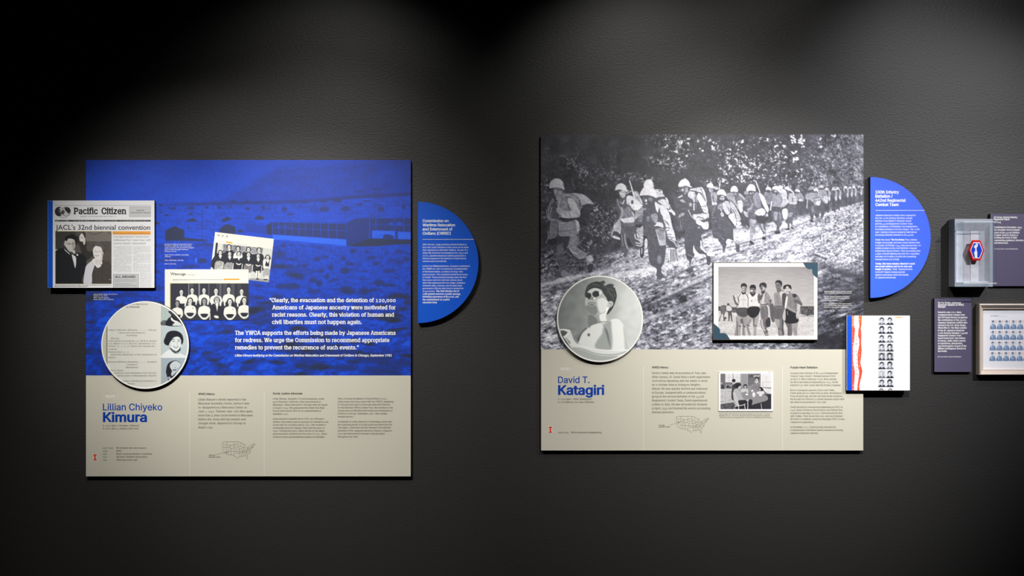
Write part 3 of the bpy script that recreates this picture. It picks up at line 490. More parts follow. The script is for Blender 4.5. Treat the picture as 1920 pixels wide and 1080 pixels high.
def paint_friends():
    c = Cv(1338.5, 493, 1532.5, 636.5, 1.75, 1, 236, seed=13); c.frame(1330, 480, 6.355); F, E, L, R = c.F, c.E, c.L, c.R
    Y, X = np.mgrid[0:c.H, 0:c.W].astype(np.float32); n = c.noise(5, .6, seed=3)
    R(108, 130, 1245, 948, 190); 
    m = c.mask(lambda: c.R(108, 130, 1245, 620, 1)); yy = (Y/c.k+c.y0-480)*6.355; xx = (X/c.k+c.x0-1330)*6.355
    sky = np.interp(yy, [130, 300, 600], [158, 178, 200])+np.interp(xx, [100, 700, 1240], [0, 4, -10])+2.5*n; c.a[:, :, 0] = c.a[:, :, 0]*(1-m)+sky*m
    m = c.mask(lambda: c.R(108, 618, 1245, 948, 1)); c.a[:, :, 0] = c.a[:, :, 0]*(1-m)+(206+3*n+c.noise(1, seed=9)*3)*m
    c.clip(108, 130, 1245, 948); F('108 600 330 612 330 672 108 650', 72, sm=0, nz=10); F('1085 598 1245 600 1245 700 1160 710 1085 690', 78, sm=0, nz=26); L('1090 602 1245 604', 9, 50); L('1085 714 1245 716', 7, 110); F('270 640 330 640 330 672 270 670', 100); L('1150 530 1190 524', 5, 150); L('1090 835 1160 842', 5, 170); L('130 905 300 935', 6, 165,a=.6); L('320 600 900 604', 6, 80)
    # people and an animal far off
    F('130 600 190 585 210 640 180 700 190 770 170 770 165 700 150 690 125 770 112 770 140 690 128 640', 105, nz=20); F('200 600 235 580 270 610 265 650 275 770 262 772 250 700 240 770 228 770 225 680 200 650', 86, nz=12); F('205 600 240 590 268 620 262 650 210 650', 205); E(225, 575, 13, 14, 60); E(190, 740, 16, 14, 95, nz=20); L('115 770 275 775', 5, 150)
    S = 150; H = 42
    # 1
    L('345 745 350 820 330 945', 60, S); F('332 700 400 720 388 790 375 830 370 945 330 945 328 850 332 780', 168); F('398 720 458 700 445 800 425 850 430 945 395 945 402 860 398 800', 160); L('352 830 375 840', 12, 90, soft=.3); L('405 830 430 845', 12, 85, soft=.3); L('335 780 335 940', 9, 95, soft=.4); L('402 780 402 930', 9, 90, soft=.4); F('370 760 398 740 396 800 380 800', 96, soft=.5)
    F('285 480 320 465 360 450 380 430 430 425 460 470 465 600 460 620 350 620 355 560 345 500 350 560 330 585 305 560', 212, nz=2); F('282 480 300 475 318 540 350 575 335 590 305 565', 100); L('330 470 345 540', 6, 110, soft=.3); L('375 450 350 490 352 560', 7, 70); L('435 450 462 500 462 600', 8, 75); L('300 480 320 500', 10, 190); L('370 520 440 525', 8, 190, soft=.6); L('405 460 405 600', 5, 190, soft=.5)
    F('332 620 462 622 458 700 400 728 330 690', 76, nz=4); L('345 650 455 650', 10, 95, soft=.4)
    F('380 425 385 440 400 460 430 450 432 425', 60); F('380 370 410 355 440 370 440 410 415 436 390 425 378 395', 178); F('376 355 385 332 420 325 446 345 446 385 436 370 400 362 380 380', H); L('388 385 402 385', 5, 60); L('418 385 432 385', 5, 60); L('395 412 425 412', 5, 90); F('425 370 442 370 438 415 420 430', 120, soft=.4)
    # 2
    F('458 700 520 715 500 790 470 830 495 945 465 945 440 850 445 800', 170); F('520 720 590 690 572 810 560 850 560 945 525 945 530 860 528 800', 168); L('445 820 478 830', 12, 100, soft=.3); L('530 820 560 835', 12, 90, soft=.3); F('520 720 545 710 535 800 525 860', 110, soft=.5); L('490 760 455 830 480 930', 8, 110, soft=.5)
    F('465 600 470 440 500 440 545 430 580 460 590 500 590 610 470 620', 216, nz=2); F('575 470 600 450 605 540 590 565 578 530', 95); E(505, 535, 6, 12, 110); L('480 600 580 600', 6, 180); L('540 525 575 525', 8, 190, soft=.5)
    F('465 612 592 608 588 690 520 738 455 690', 30, nz=3); F('480 440 500 470 515 485 545 460 550 430 490 430', 58); F('486 380 520 365 550 380 548 420 520 448 490 425', 120); E(505, 415, 14, 14, 205); F('482 370 500 345 540 345 555 375 550 405 535 385 500 382 488 400', 30); L('500 400 540 400', 6, 60); L('500 432 525 432', 4, 80)
    # 3
    F('612 750 690 750 700 830 680 870 705 945 665 945 640 880 615 840', 110, nz=16); L('625 760 632 830 660 880', 22, 190); F('680 740 722 740 722 835 672 835', 52, nz=8); L('670 930 705 935', 14, 175); L('660 860 700 900', 8, 60)
    F('610 480 640 430 680 430 720 480 740 560 770 580 775 770 740 770 715 640 700 600 620 600 600 560', 150, nz=14); F('605 480 640 460 645 560 610 570', 180); L('650 440 640 520 640 570', 26, 205); F('600 480 640 455 630 500 605 530', 90, soft=.3); F('720 520 770 580 775 775 745 772 725 700', 92, nz=10); L('690 590 710 640 700 710', 16, 205)
    F('610 610 690 600 695 740 625 752 610 700', 118, nz=10); L('640 620 635 740', 7, 90); L('620 580 700 575', 10, 70); F('600 370 640 355 670 370 665 410 640 430 612 410', 130); E(645, 390, 16, 18, 190); E(625, 388, 10, 8, 50); F('595 360 605 328 650 316 680 340 678 380 662 370 625 350 608 380', H); F('618 425 660 415 650 450 625 450', 62)
    # 4
    F('785 745 885 740 880 850 888 900 885 945 825 945 815 860 790 800', 128, nz=3); F('780 750 830 750 830 840 800 830', 165, soft=.5); L('870 760 872 860 882 930', 16, 70, soft=.5); L('825 870 870 880', 12, 80, soft=.4); L('840 880 850 940', 12, 165, soft=.4)
    F('765 460 800 430 860 400 900 430 925 470 905 600 860 600 780 600 770 560 730 570', 148, nz=3); F('840 430 900 430 910 470 870 560 850 500', 205, soft=.6); F('870 450 925 460 915 600 880 610 865 540', 72, soft=.4); F('765 465 775 560 770 590 745 540', 190); L('800 470 820 560', 12, 128, soft=.8)
    F('775 600 885 598 900 640 880 740 780 745 770 680', 98, nz=4); L('790 620 870 615', 6, 140); L('820 640 815 735', 8, 80, soft=.3); F('790 335 830 318 860 335 856 375 835 410 805 400 790 370', 120, nz=2); F('786 340 790 300 830 288 862 310 864 360 854 345 820 318 795 325', 34); L('805 352 822 352', 5, 45); L('835 352 850 352', 5, 45); L('810 388 840 388', 5, 60); F('800 400 850 385 850 420 820 435', 110)
    # 5
    F('905 790 990 795 985 880 978 945 932 945 930 860', 108, nz=3); F('985 795 1050 790 1045 860 1040 945 1010 945 985 880', 162, nz=2); L('945 800 940 940', 10, 84, soft=.5); L('1010 860 1040 930', 10, 130, soft=.5)
    F('905 630 1040 640 1055 700 1050 790 905 795 898 700', 28, nz=3); L('925 660 935 700', 8, 150); F('920 500 960 450 1010 450 1060 480 1100 560 1100 590 1050 560 1040 660 1025 680 905 610', 136, nz=5); F('915 480 932 480 918 600 895 610', 215); F('990 460 1020 450 1045 480 1000 495', 52, nz=10); L('1015 500 1025 620', 9, 95, soft=.3); L('960 500 965 600', 8, 112, soft=.3); L('920 600 1025 670', 8, 190)
    F('1050 560 1088 580 1080 680 1070 740 1040 745 1030 700 1045 640', 195); L('1055 720 1050 745', 6, 120); L('1088 580 1075 690', 7, 95); F('890 640 905 640 905 760 880 760 870 720', 190); F('1000 540 1045 520 1100 560 1100 590 1050 565', 95, soft=.3)
    F('890 385 930 360 970 375 968 410 940 458 905 440', 196); F('878 390 885 355 930 340 970 355 976 400 960 390 925 358 898 395', 34); L('905 392 920 388', 5, 60); L('938 384 956 382', 5, 60); L('918 428 945 420', 5, 70); F('905 440 940 455 950 420 970 430 930 480 912 470', 130, soft=.3)
    # dark mount corners
    a = duo(c.out(), [(0, (10, 10, 14)), (128, (110, 107, 109)), (200, (176, 173, 173)), (240, (238, 238, 234))])
    a = blur(a, .35)
    d = Cv(1338.5, 493, 1532.5, 636.5, 1.75, 1, 0); d.frame(1330, 480, 6.355)
    m = d.mask(lambda: (d.F('1108 75 1140 130 1170 158 1222 160 1225 212 1255 245 1300 280 1330 280 1330 60 1100 60', 1, sm=0), d.F('50 798 100 840 128 870 130 915 190 918 215 940 250 995 40 1010', 1, sm=0)))
    m = m.reshape(d.H//2, 2, d.W//2, 2).mean((1, 3))[:, :, None]; return c, a*(1-m)+np.array((44, 70, 86))*m
def paint_family():
    c = Cv(1347.5, 697.5, 1449.5, 771, 2.5, 1, 244, seed=14); c.frame(1340, 690, 12); F, E, L, R = c.F, c.E, c.L, c.R
    c.clip(132, 130, 1272, 925); R(132, 130, 1272, 925, 150); R(132, 130, 240, 470, 120); R(240, 130, 580, 330, 222); L('325 130 325 330', 5, 170); L('415 130 425 330', 12, 120); L('240 215 580 215', 4, 160); L('510 130 510 330', 4, 170); R(580, 130, 745, 420, 158); R(745, 130, 1030, 400, 118, nz=8); L('740 130 740 420', 8, 190); L('610 130 610 400', 6, 185); R(240, 325, 580, 370, 120)
    R(1030, 130, 1272, 500, 226); L('1160 220 1160 420', 6, 185); L('1085 320 1272 320', 6, 170); L('1085 320 1090 430 1270 440', 8, 150); L('1100 440 1270 460', 16, 105); L('1130 210 1190 210', 8, 190); F('1100 480 1272 490 1272 580 1130 540', 222); 
    for x in range(800, 1000, 28): E(x, 178+(x % 3)*6, 14, 16, 200 if x > 860 else 50)
    R(132, 470, 400, 780, 198); F('132 780 430 710 440 780 132 830', 196, sm=0); L('245 470 245 770', 5, 150); L('132 680 420 660', 4, 165); L('300 530 360 528', 7, 120); L('140 530 190 528', 6, 130); L('140 645 190 640', 6, 90); L('140 760 195 748', 7, 70); L('300 725 375 715', 6, 90); R(132, 440, 400, 470, 150)
    F('132 815 440 770 460 925 132 925', 92, sm=0, nz=18); F('700 800 1272 580 1272 925 440 925 440 820', 40, sm=0, nz=4); F('1100 590 1272 590 1272 925 1100 925', 48, sm=0)
    F('145 440 160 390 200 380 220 420 215 470 145 470', 70, nz=24); E(155, 345, 22, 20, 175); E(300, 425, 36, 30, 40); E(350, 440, 40, 20, 90, nz=20)
    E(430, 285, 42, 38, 34); F('400 330 440 320 470 350 440 380 405 360', 190); F('400 400 440 360 500 340 560 400 500 460 430 500 390 470', 56, nz=8); F('390 480 470 470 460 700 385 700', 60); L('430 360 480 330', 9, 225); L('380 450 450 455', 12, 120)
    E(690, 415, 46, 52, 40); E(690, 430, 30, 32, 178); F('610 480 680 465 750 480 745 560 620 580', 205, nz=6); L('665 440 680 440', 4, 70); L('700 440 715 440', 4, 70)
    F('820 430 870 350 900 310 1000 310 1030 400 980 540 900 560 880 470 830 480', 140, nz=8); E(950, 240, 46, 42, 30); E(945, 268, 30, 36, 190); F('900 300 940 345 980 295 965 290 935 320 905 290', 235); L('930 265 942 265', 4, 70); L('955 265 967 265', 4, 70); E(845, 395, 24, 26, 150)
    F('600 560 720 520 860 520 1120 600 1180 660 1150 740 900 810 830 830 840 720 700 640', 148, sm=0); 
    m = c.mask(lambda: c.F('760 620 900 550 1120 600 1190 650 1170 730 900 812 830 830 840 720', 1)); Y, X = np.mgrid[0:c.H, 0:c.W].astype(np.float32); t = np.sin((X*.8+Y)*.42)+np.sin((X*.8-Y)*.42); c.a[:, :, 0] = c.a[:, :, 0]*(1-m)+m*(148+28*t)
    E(880, 600, 34, 56, 232); E(725, 595, 34, 20, 236); E(1030, 610, 34, 26, 236); E(845, 515, 26, 22, 230); E(735, 540, 16, 22, 225)
    F('985 500 1000 440 1050 430 1090 470 1100 510 1060 520 1020 520', 34); E(1015, 485, 22, 28, 180); F('950 540 1040 520 1110 530 1100 590 960 580', 220); L('1110 520 1140 570', 16, 60)
    F('480 460 470 400 490 350 560 340 600 380 580 400 570 440 540 460 500 470', 34); F('540 420 590 410 580 450 555 480 530 460', 200); F('430 500 490 460 540 480 600 580 640 680 740 710 760 740 600 740 560 720 540 840 450 820 420 620', 184, nz=3); F('530 740 620 720 830 710 840 800 790 925 560 925 530 850', 36, nz=3); F('700 720 760 705 770 730 720 740', 190)
    for t in ('420 560 440 660 540 860', '440 550 500 700 550 850', '460 860 600 840 690 810', '540 860 540 925', '460 850 450 925', '670 830 690 925', '745 720 745 925', '590 480 600 530'): L(t, 15, 222)
    L('1040 800 1060 920', 16, 180); L('380 780 460 900', 8, 60)
    c.clip(); E(105, 96, 10, 12, 70); L('1200 100 1225 95', 12, 120); L('1250 104 1300 100', 6, 170)
    return c, duo(blur(c.out(), .35), [(0, (10, 10, 16)), (128, (113, 112, 116)), (244, (236, 234, 234)), (255, (240, 238, 238))])
def paint_class():
    c = Cv(1588, 592, 1706, 732, 2, 3, (250, 250, 252), seed=15); c.frame(1580, 580, 6.75); F, E, L, R = c.F, c.E, c.L, c.R; o = (224, 70, 38); o2 = (238, 120, 40)
    R(55, 80, 118, 1030, (0, 78, 222))
    F('118 80 150 80 140 150 145 200 158 260 150 340 145 420 132 480 135 560 132 650 145 720 155 800 150 900 145 960 145 1030 118 1030', o, sm=0); F('203 80 245 80 240 180 232 240 238 320 235 430 242 520 235 600 225 680 240 740 250 780 240 840 225 900 215 960 218 1030 185 1030 190 950 205 850 210 790 195 730 192 650 190 560 205 480 212 400 195 330 200 260 212 200 200 130', o, sm=0); F('118 80 150 80 140 150 145 200 150 230 118 230', o2, sm=0, a=.8); F('203 80 245 80 240 170 206 170', o2, sm=0, a=.7)
    r = np.random.RandomState(5)
    for y in range(90, 1025, 9):
        q = .5+.5*np.sin(y*.02)
        if r.rand() < .8: L([(122, y), (132+r.rand()*14, y+r.randint(-5, 5))], 2.4, (250, 230, 225), a=.55)
        if r.rand() < .85: L([(204, y), (216+r.rand()*16, y+r.randint(-6, 6))], 2.4, (250, 235, 230), a=.55)
    for y in (110, 200, 960, 1010, 700, 560, 430): E(130, y, 5, 6, (250, 235, 225)); E(210, y+20, 5, 6, (250, 235, 225))
    for j, (xa, xb) in enumerate(((260, 440), (665, 835))):
        for i, y in enumerate(range(100, 1020, 10)):
            b = (y-100) % 112
            if b < 70 and r.rand() < .85: c.greek(1580+(xa+(30 if b else 0))/6.75, 580+y/6.75, 1580+(xb-r.rand()*90*(b > 10))/6.75, .8, (150, 152, 162), .38, i+j*70)
    R(662, 98, 748, 111, (236, 160, 50))
    for i in range(8):
        for j, cx in enumerate((497, 598)):
            y = 100+i*112; hh = 98; g = [200, 210, 205, 185, 150, 200, 196, 205][i]+j*8; x0, x1 = cx-46, cx+44; yt = y
            R(x0, yt, x1, yt+hh, (g-4, g, g+6)); d = r.rand(); k = (40, 42, 54) if not (i == 6 and j == 0) else (170, 172, 178); lg = 1 if (i, j) in ((3, 1), (5, 1), (7, 1), (1, 0), (4, 1)) else 0
            F([(x0, yt+hh), (x0+8, yt+hh-18), (cx-14, yt+hh-30), (cx+14, yt+hh-30), (x1-6, yt+hh-18), (x1, yt+hh)], (50, 52, 66) if (i+j) % 3 else (110, 112, 122)); F([(cx-10, yt+hh-34), (cx+10, yt+hh-34), (cx, yt+hh-8)], (225, 226, 232))
            E(cx-2, yt+32, 27+4*lg, 28+7*lg, k); E(cx-2, yt+42, 19, 26, (224, 224, 230)); F([(cx+6, yt+30), (cx+16, yt+34), (cx+13, yt+60), (cx+4, yt+66)], (160, 162, 172), soft=.3); F([(cx-24, yt+34), (cx-16, yt+14), (cx+4, yt+8), (cx+20, yt+20), (cx+22, yt+36), (cx+8, yt+24), (cx-12, yt+26)], k)
            L([(cx-13, yt+40), (cx-6, yt+40)], 4, (60, 62, 74)); L([(cx+3, yt+40), (cx+10, yt+40)], 4, (60, 62, 74)); L([(cx-8, yt+56), (cx+5, yt+56)], 3.5, (110, 100, 108))
    for cx in (489, 602): E(cx, 1018, 24, 18, (44, 46, 56) if cx < 500 else (60, 62, 72)); E(cx, 1024, 16, 12, (225, 225, 230)); 
    return c, blur(c.out(), .35)
def paint_stamps():
    c = Cv(1843.5, 578, 1985, 696, 1.75, 3, (246, 247, 252), seed=16); c.frame(1780, 560, 7.714); F, E, L, R = c.F, c.E, c.L, c.R
    c.greek(1857.5, 592.2, 1872, 1.1, (90, 95, 110), .8, 4); c.greek(1857.5, 593.5, 1888, .5, (120, 125, 140), .6, 5)
    for j in range(4):
        for i in range(10):
            x = 635+i*97.5-j*3; y = 320+j*152; R(x-42, y-12, x+50, y+124, (240, 241, 247)); R(x+28, y-8, x+48, y+36, (246, 222, 220)); L([(x+40, y-5), (x+40, y+34)], 3, (226, 170, 168), a=.7)
            F([(x-40, y+120), (x-38, y+80), (x-22, y+55), (x-8, y+48), (x+8, y+48), (x+24, y+56), (x+38, y+82), (x+40, y+120)], (142, 168, 205)); E(x-12, y+75, 10, 22, (178, 202, 230), soft=.2); L([(x+26, y+62), (x+38, y+118)], 9, (84, 100, 140)); L([(x-38, y+84), (x-36, y+120)], 7, (84, 100, 140)); L([(x, y+52), (x, y+120)], 3, (90, 108, 146)); L([(x-26, y+82), (x-26, y+120)], 3, (100, 118, 156)); L([(x+18, y+82), (x+18, y+120)], 3, (100, 118, 156)); L([(x-30, y+104), (x+32, y+104)], 3, (110, 128, 164))
            E(x-3, y+28, 14, 17, (196, 208, 222)); F([(x-22, y+20), (x-14, y+2), (x, y-4), (x+12, y+4), (x+18, y+22), (x, y+13)], (66, 78, 104)); L([(x-9, y+30), (x-4, y+30)], 3, (60, 70, 95)); L([(x+2, y+30), (x+7, y+30)], 3, (60, 70, 95))
    return c, blur(c.out(), .3)
def paint_soldiers():
    c = Cv(1014, 252, 1619, 655, 1., 1, 70, seed=3)
    Y, X = np.mgrid[0:c.H, 0:c.W].astype(np.float32); X = X/c.k+c.x0; Y = Y/c.k+c.y0
    n1, n2, n3 = c.noise(.75, seed=1), c.noise(1.6, seed=2), c.noise(5, seed=3); n4 = c.noise(14, seed=4)
    ss = lambda a, b, v: np.clip((v-a)/(b-a), 0, 1)**2*(3-2*np.clip((v-a)/(b-a), 0, 1))
    # forest: dark wood with clusters of sunlit leaves
    base = 62+ss(1150, 1420, X)*16+ss(1440, 1600, X)*30+5*n3+2.5*n1
    A = np.zeros_like(base)
    blobs = [(1075,308,32,14,20,.7),(1095,322,16,16,60,.8),(1055,300,18,9,0,.6),(1083,290,14,10,60,.5),(1150,328,48,9,12,.8),(1190,330,36,6,8,.9),(1215,338,22,6,0,.8),
             (1145,308,30,16,0,.4),(1120,345,70,16,5,.5),(1268,268,52,24,10,.8),(1252,305,34,14,5,1.),(1266,319,14,6,0,1.),(1290,280,18,30,0,.7),(1210,262,22,12,0,.4),(1160,290,24,14,0,.4),
             (1322,262,16,10,30,.7),(1344,280,12,20,0,.7),(1375,292,30,16,20,.95),(1365,312,24,12,0,.9),(1395,330,42,12,0,.9),(1420,310,40,20,0,.65),(1460,300,50,26,0,.7),(1400,270,46,14,0,.55),
             (1440,265,40,12,0,.6),(1500,330,70,20,0,.7),(1480,345,70,14,0,.6),(1560,300,70,60,0,.55),(1580,262,36,16,0,.6),(1600,300,26,60,0,.8),(1350,340,40,10,0,.6),(1540,350,80,14,0,.6),
             (1040,355,24,20,0,.55),(1026,345,14,14,0,.6),(1100,340,22,10,0,.6),(1090,350,20,10,0,.5),(1330,345,20,10,0,.4),(1030,285,20,20,0,.25),(1132,420,36,38,0,.75),(1120,395,30,14,20,.8),(1100,460,30,20,0,.7),(1025,400,14,30,0,.5),(1245,395,22,40,0,.32),(1060,265,40,10,0,.18),
             (1330,300,20,40,0,.35)]
    for bx, by, rx, ry, rot, w in blobs:
        q, r = np.cos(np.radians(rot)), np.sin(np.radians(rot)); u = ((X-bx)*q+(Y-by)*r)/rx; v = (-(X-bx)*r+(Y-by)*q)/ry
        A = np.maximum(A, w*np.exp(-(u*u+v*v)*.8))
    nf = c.noise(.5, seed=61); spk = np.clip(nf*.5+n1*.75+n2*.35-.45, 0, 2.2)*1.35; leaf = np.clip(spk+n2*.3-.25, -1.0, 2.6); A = A*(.35+.65*ss(.12, .6, A))
    g = base+A*(22+64*leaf)
    hot = (n2*.35+n1*.7+nf*.2+n3*.3 > 1.75-1.0*A*ss(1180, 1300, X)) & (A > .3); hot = blur(hot.astype(np.float32), .45)
    g = g*(1-hot)+hot*(135+70*ss(1150, 1300, X))
    right = ss(1500, 1560, X)*(1-ss(350, 372, Y)); g = g*(1-right*.75)+right*.75*(112+22*(n2*.5+n1*.8)+13*n3+30*ss(1580,1619,X))
    # road: raked mud, bright ruts running up to the right
    m1, m2, m3 = c.noise(1.5, .7, -14, 11), c.noise(3.4, 1.1, -18, 12), c.noise(12, 3.0, -18, 13)
    hy = np.interp(X, [1014,1100,1150,1240,1330,1420,1500,1560,1619], [492,487,470,452,432,419,404,391,381])
    lit = ss(1060, 1260, X)
    pit = np.clip(c.noise(.8, .55, -20, 62)*.7+nf*.5-.5, 0, 2); mud = 94+lit*76-pit*(26+14*lit)+ (m1*13+m2*15+m3*12+n1*10)*(.8+.35*lit)
    rut = Y-np.interp(X, [1014,1130,1230,1330,1430,1619], [533,510,487,455,436,372])
    mud += 42*np.exp(-(rut/7)**2)*(.5+.5*lit)+50*np.exp(-((rut-19)/6)**2)*ss(1080,1200,X)*(1-ss(1330,1420,X))
    mud += 34*ss(1290,1400,X)*np.exp(-((Y-(545-.30*(X-1290)))/34)**2)
    low = ss(515, 560, Y-(1330-X)*.02)*(1-ss(1480,1540,X)); mud = mud*(1-low)+low*(124+(m2*20+m1*16+c.noise(3, 2, seed=44)*14)+18-58*pit+44*np.clip(c.noise(.8, .6, 15, 63)*.7+nf*.5-.6, 0, 2)+ss(1200,1330,X)*14)
    mud -= 42*np.exp(-((Y-(590-.10*(X-1015)))/26)**2)*ss(1160,1230,X)*(1-ss(1290,1330,X))
    dk = ss(1480,1560,X)*ss(470,540,Y-(1619-X)*.25); mud = mud*(1-dk)+dk*(86+20*m2+16*m3+10*n1)
    gully = np.exp(-((Y-np.interp(X,[1500,1540,1619],[470,498,528])+2.2*n2+4*m3)/11)**2)*ss(1500,1530,X)*np.clip(.75+.3*m2, 0, 1); mud = mud*(1-.75*gully)+.75*gully*52
    g2 = np.exp(-((Y-np.interp(X,[1530,1619],[520,560])+2.5*n2+5*m3)/9)**2)*ss(1530,1550,X)*np.clip(.7+.3*m2, 0, 1); mud = mud*(1-.6*g2)+.6*g2*55
    bl = np.exp(-(((X-1560)/55)**2+((Y-640)/16)**2)); mud = mud*(1-.85*bl)+.85*bl*48
    rt = ss(1480,1560,X)*(1-ss(455,490,Y-(X-1480)*.2)); mud = mud*(1-rt*.6)+rt*.6*(150+22*n1+20*m1+8*m3)
    k = ss(-5, 8, Y-hy); g = g*(1-k)+mud*k
    # dim verge lower left
    vg = (1-ss(1060,1150,X))*ss(455,480,Y)*(1-ss(505,525,Y+(X-1014)*.25)); g = g*(1-vg)+vg*(80+20*n1+16*m2)
    c.a[:, :, 0] = g
    F, L, E = c.F, c.L, c.E
    for t, w, v, s_ in (('1014 534 1130 509 1200 491 1250 478', 7, 170, 1.2), ('1014 548 1100 532 1180 512', 4, 80, .8), ('1130 524 1200 508 1240 500', 8, 228, 1.6), ('1250 496 1330 470 1430 440', 4, 205, .9), ('1330 462 1430 436 1520 410 1619 378', 3, 235, .6),
                       ('1340 470 1440 443 1540 405', 2, 90, .5), ('1345 480 1440 452 1500 430', 4, 225, .8), ('1240 520 1330 492 1400 470', 3, 110, .8), ('1240 560 1330 515 1340 500', 7, 205, 1.5), ('1205 545 1260 520 1300 500', 4, 80, .8), ('1220 575 1280 545 1335 520', 6, 66, 1.8), ('1210 600 1290 570 1336 545', 8, 190, 2), ('1014 575 1050 560 1110 540', 4, 130, 1),
                       ('1460 435 1560 400 1619 385', 2, 200, .5), ('1525 476 1548 486', 4, 44, .9), ('1560 520 1600 532', 3, 50, 1.)):
        c.L(t, w, v, soft=s_, a=.6)
    # holes of sky in the canopy
    def hole(t, v=240):
        p = np.array([float(q) for q in t.split()]).reshape(-1, 2); o = p.mean(0); r = c.rng
        for i in range(max(3, int(np.ptp(p[:, 0])*np.ptp(p[:, 1])/900))):
            a, b = r.rand(2); g_ = p[r.randint(len(p))]; u = o+(g_-o)*(.2+.75*a); E(u[0], u[1], 12+16*b, 9+13*a, v, r.rand()*180)
    c.frame(1335, 250, 12)
    for t in ('1765 60 1830 50 1890 90 1895 150 1880 230 1800 235 1775 170', '1790 430 1850 400 1895 410 1880 450 1820 460', '1790 590 1830 550 1915 560 1915 610 1830 620', '1405 260 1450 235 1475 280 1450 335 1410 310', '1570 270 1620 255 1650 290 1620 310', '620 160 700 150 715 200 670 215', '1020 495 1070 490 1075 512 1030 515', '400 360 435 355 440 385 405 385','0 180 50 185 50 220 10 225','0 300 60 300 50 330 0 330','1240 120 1265 115 1265 180 1245 185','0 345 55 350 45 410 5 400'):
        hole(t)
    c.frame(1495, 250, 12)
    for t in ('0 150 60 110 100 90 165 150 165 180 110 240 60 255 20 220', '75 285 160 280 165 310 90 320', '500 150 520 105 550 100 540 140', '740 50 850 40 860 80 790 85', '470 310 530 285 600 310 540 330', '70 40 95 35 90 70 75 70', '0 545 15 550 10 590 0 600'):
        hole(t, 232)
    c.frame(1175, 250, 12)
    for t in ('1100 410 1150 405 1150 440 1115 440', '860 135 930 118 930 140 870 150', '1370 110 1410 130 1405 145 1370 130', '850 280 880 290 900 320 870 320', '910 265 935 280 920 300', '1345 510 1380 515 1370 540 1350 535', '1690 390 1715 395 1705 415', '1130 180 1190 190 1270 200 1240 230 1180 225 1150 205', '1380 225 1420 240 1400 255'):
        hole(t)
    # far column of soldiers
    c.frame(1510, 335, 9.82)
    L('0 330 30 300 55 560', 6, 90)
    def small(cx, ty, fy, v=150, w=1.):
        h = fy-ty; E(cx+28*w, ty+h*.30, 34*w, h*.20, v+12, 12, nz=8); E(cx+10*w, ty+h*.3, 16*w, h*.16, v-48, 10)
        F([(cx-22*w, ty+h*.45), (cx+40*w, ty+h*.45), (cx+36*w, ty+h*.72), (cx+34*w, fy-h*.06), (cx+12*w, fy-h*.06), (cx+9*w, ty+h*.8), (cx+2*w, fy-h*.1), (cx-24*w, fy-h*.1), (cx-22*w, ty+h*.7)], v-65, nz=8)
        E(cx+42*w, ty+h*.42, 16*w, h*.09, v+38, 0, nz=6); E(cx+5*w, ty+h*.13, 22*w, h*.07, v-55)
        F([(cx-34*w, ty+h*.11), (cx-26*w, ty+h*.02), (cx, ty-h*.03), (cx+26*w, ty+h*.02), (cx+34*w, ty+h*.12), (cx, ty+h*.085)], v+38)
    for cx, ty, fy, v, w in ((1050,150,455,165,.8),(990,135,470,165,.9),(885,145,500,165,.9),(815,155,520,158,.9),(735,145,540,158,1.),(590,165,605,155,1.15),(515,175,640,155,1.1),(390,175,655,155,1.15),(195,175,740,165,1.2)): small(cx, ty, fy, v, w)
    F('250 200 340 190 400 280 410 440 350 450 260 320', 148, nz=9); F('330 350 400 330 410 440 370 450', 190); F('280 450 360 460 350 640 310 720 290 710 280 600', 95, nz=6)
    F('250 170 330 165 325 205 260 205', 88); F('248 165 262 125 290 116 322 125 335 165 290 172', 182); L('270 320 350 430', 10, 175)
    F('50 380 180 480 160 620 140 740 100 750 75 640 45 500', 96, nz=7); F('180 490 270 470 240 720 190 730 170 600', 100, nz=7); F('105 500 160 520 140 660 110 600', 128, soft=.5)
    F('90 755 140 775 140 800 92 790', 55); F('190 730 235 725 240 755 200 750', 150)
    F('0 300 80 262 200 270 270 340 275 450 180 500 140 440 60 385 0 370', 156, nz=11); L('140 365 250 345', 14, 85); L('150 420 260 400', 9, 100); E(235,450,38,45,192,nz=8); E(60,320,22,40,150)
    L('40 360 25 540', 14, 190); E(112,225,38,34,92); F('58 212 68 160 108 140 150 165 155 208 110 200', 165)
    # middle column
    c.frame(1420, 335, 9.82)
    F('740 420 830 430 822 660 790 650 750 560', 90, nz=6); F('650 640 720 560 740 660 700 690', 100, nz=14); F('700 280 790 260 855 340 840 420 740 400', 150, nz=10); L('740 330 760 400', 10, 95); E(790,395,40,16,190); E(740,262,28,22,112); F('690 240 705 200 740 192 775 215 780 250 735 240', 195)
    F('560 480 700 470 700 600 660 700 640 880 600 820 580 930 555 900 555 850 510 780 550 650', 104, nz=8); F('560 640 650 620 620 700 560 700', 148); F('530 930 580 905 590 940 540 950', 62); F('620 890 655 900 660 918 622 918', 62)
    F('590 270 680 300 730 370 720 460 660 480 570 450 570 350', 172, nz=12); L('640 350 650 430', 14, 90); L('600 460 680 440 720 460', 12, 205); L('590 190 650 250 670 290', 30, 185); E(562,265,24,55,105); F('495 190 520 150 570 150 600 195 590 225 540 205', 200)
    F('130 260 270 250 295 400 240 470 180 470 125 340', 128, nz=13); E(200,235,28,28,85); F('155 215 165 165 205 150 245 175 255 225 200 205', 202)
    F('265 580 455 580 450 760 440 860 400 920 410 985 340 990 355 860 300 800 270 700', 104, nz=7); F('300 620 370 620 355 760 315 745', 156); F('390 620 430 640 440 800 410 760', 132); F('325 965 400 970 412 1015 330 1020', 70)
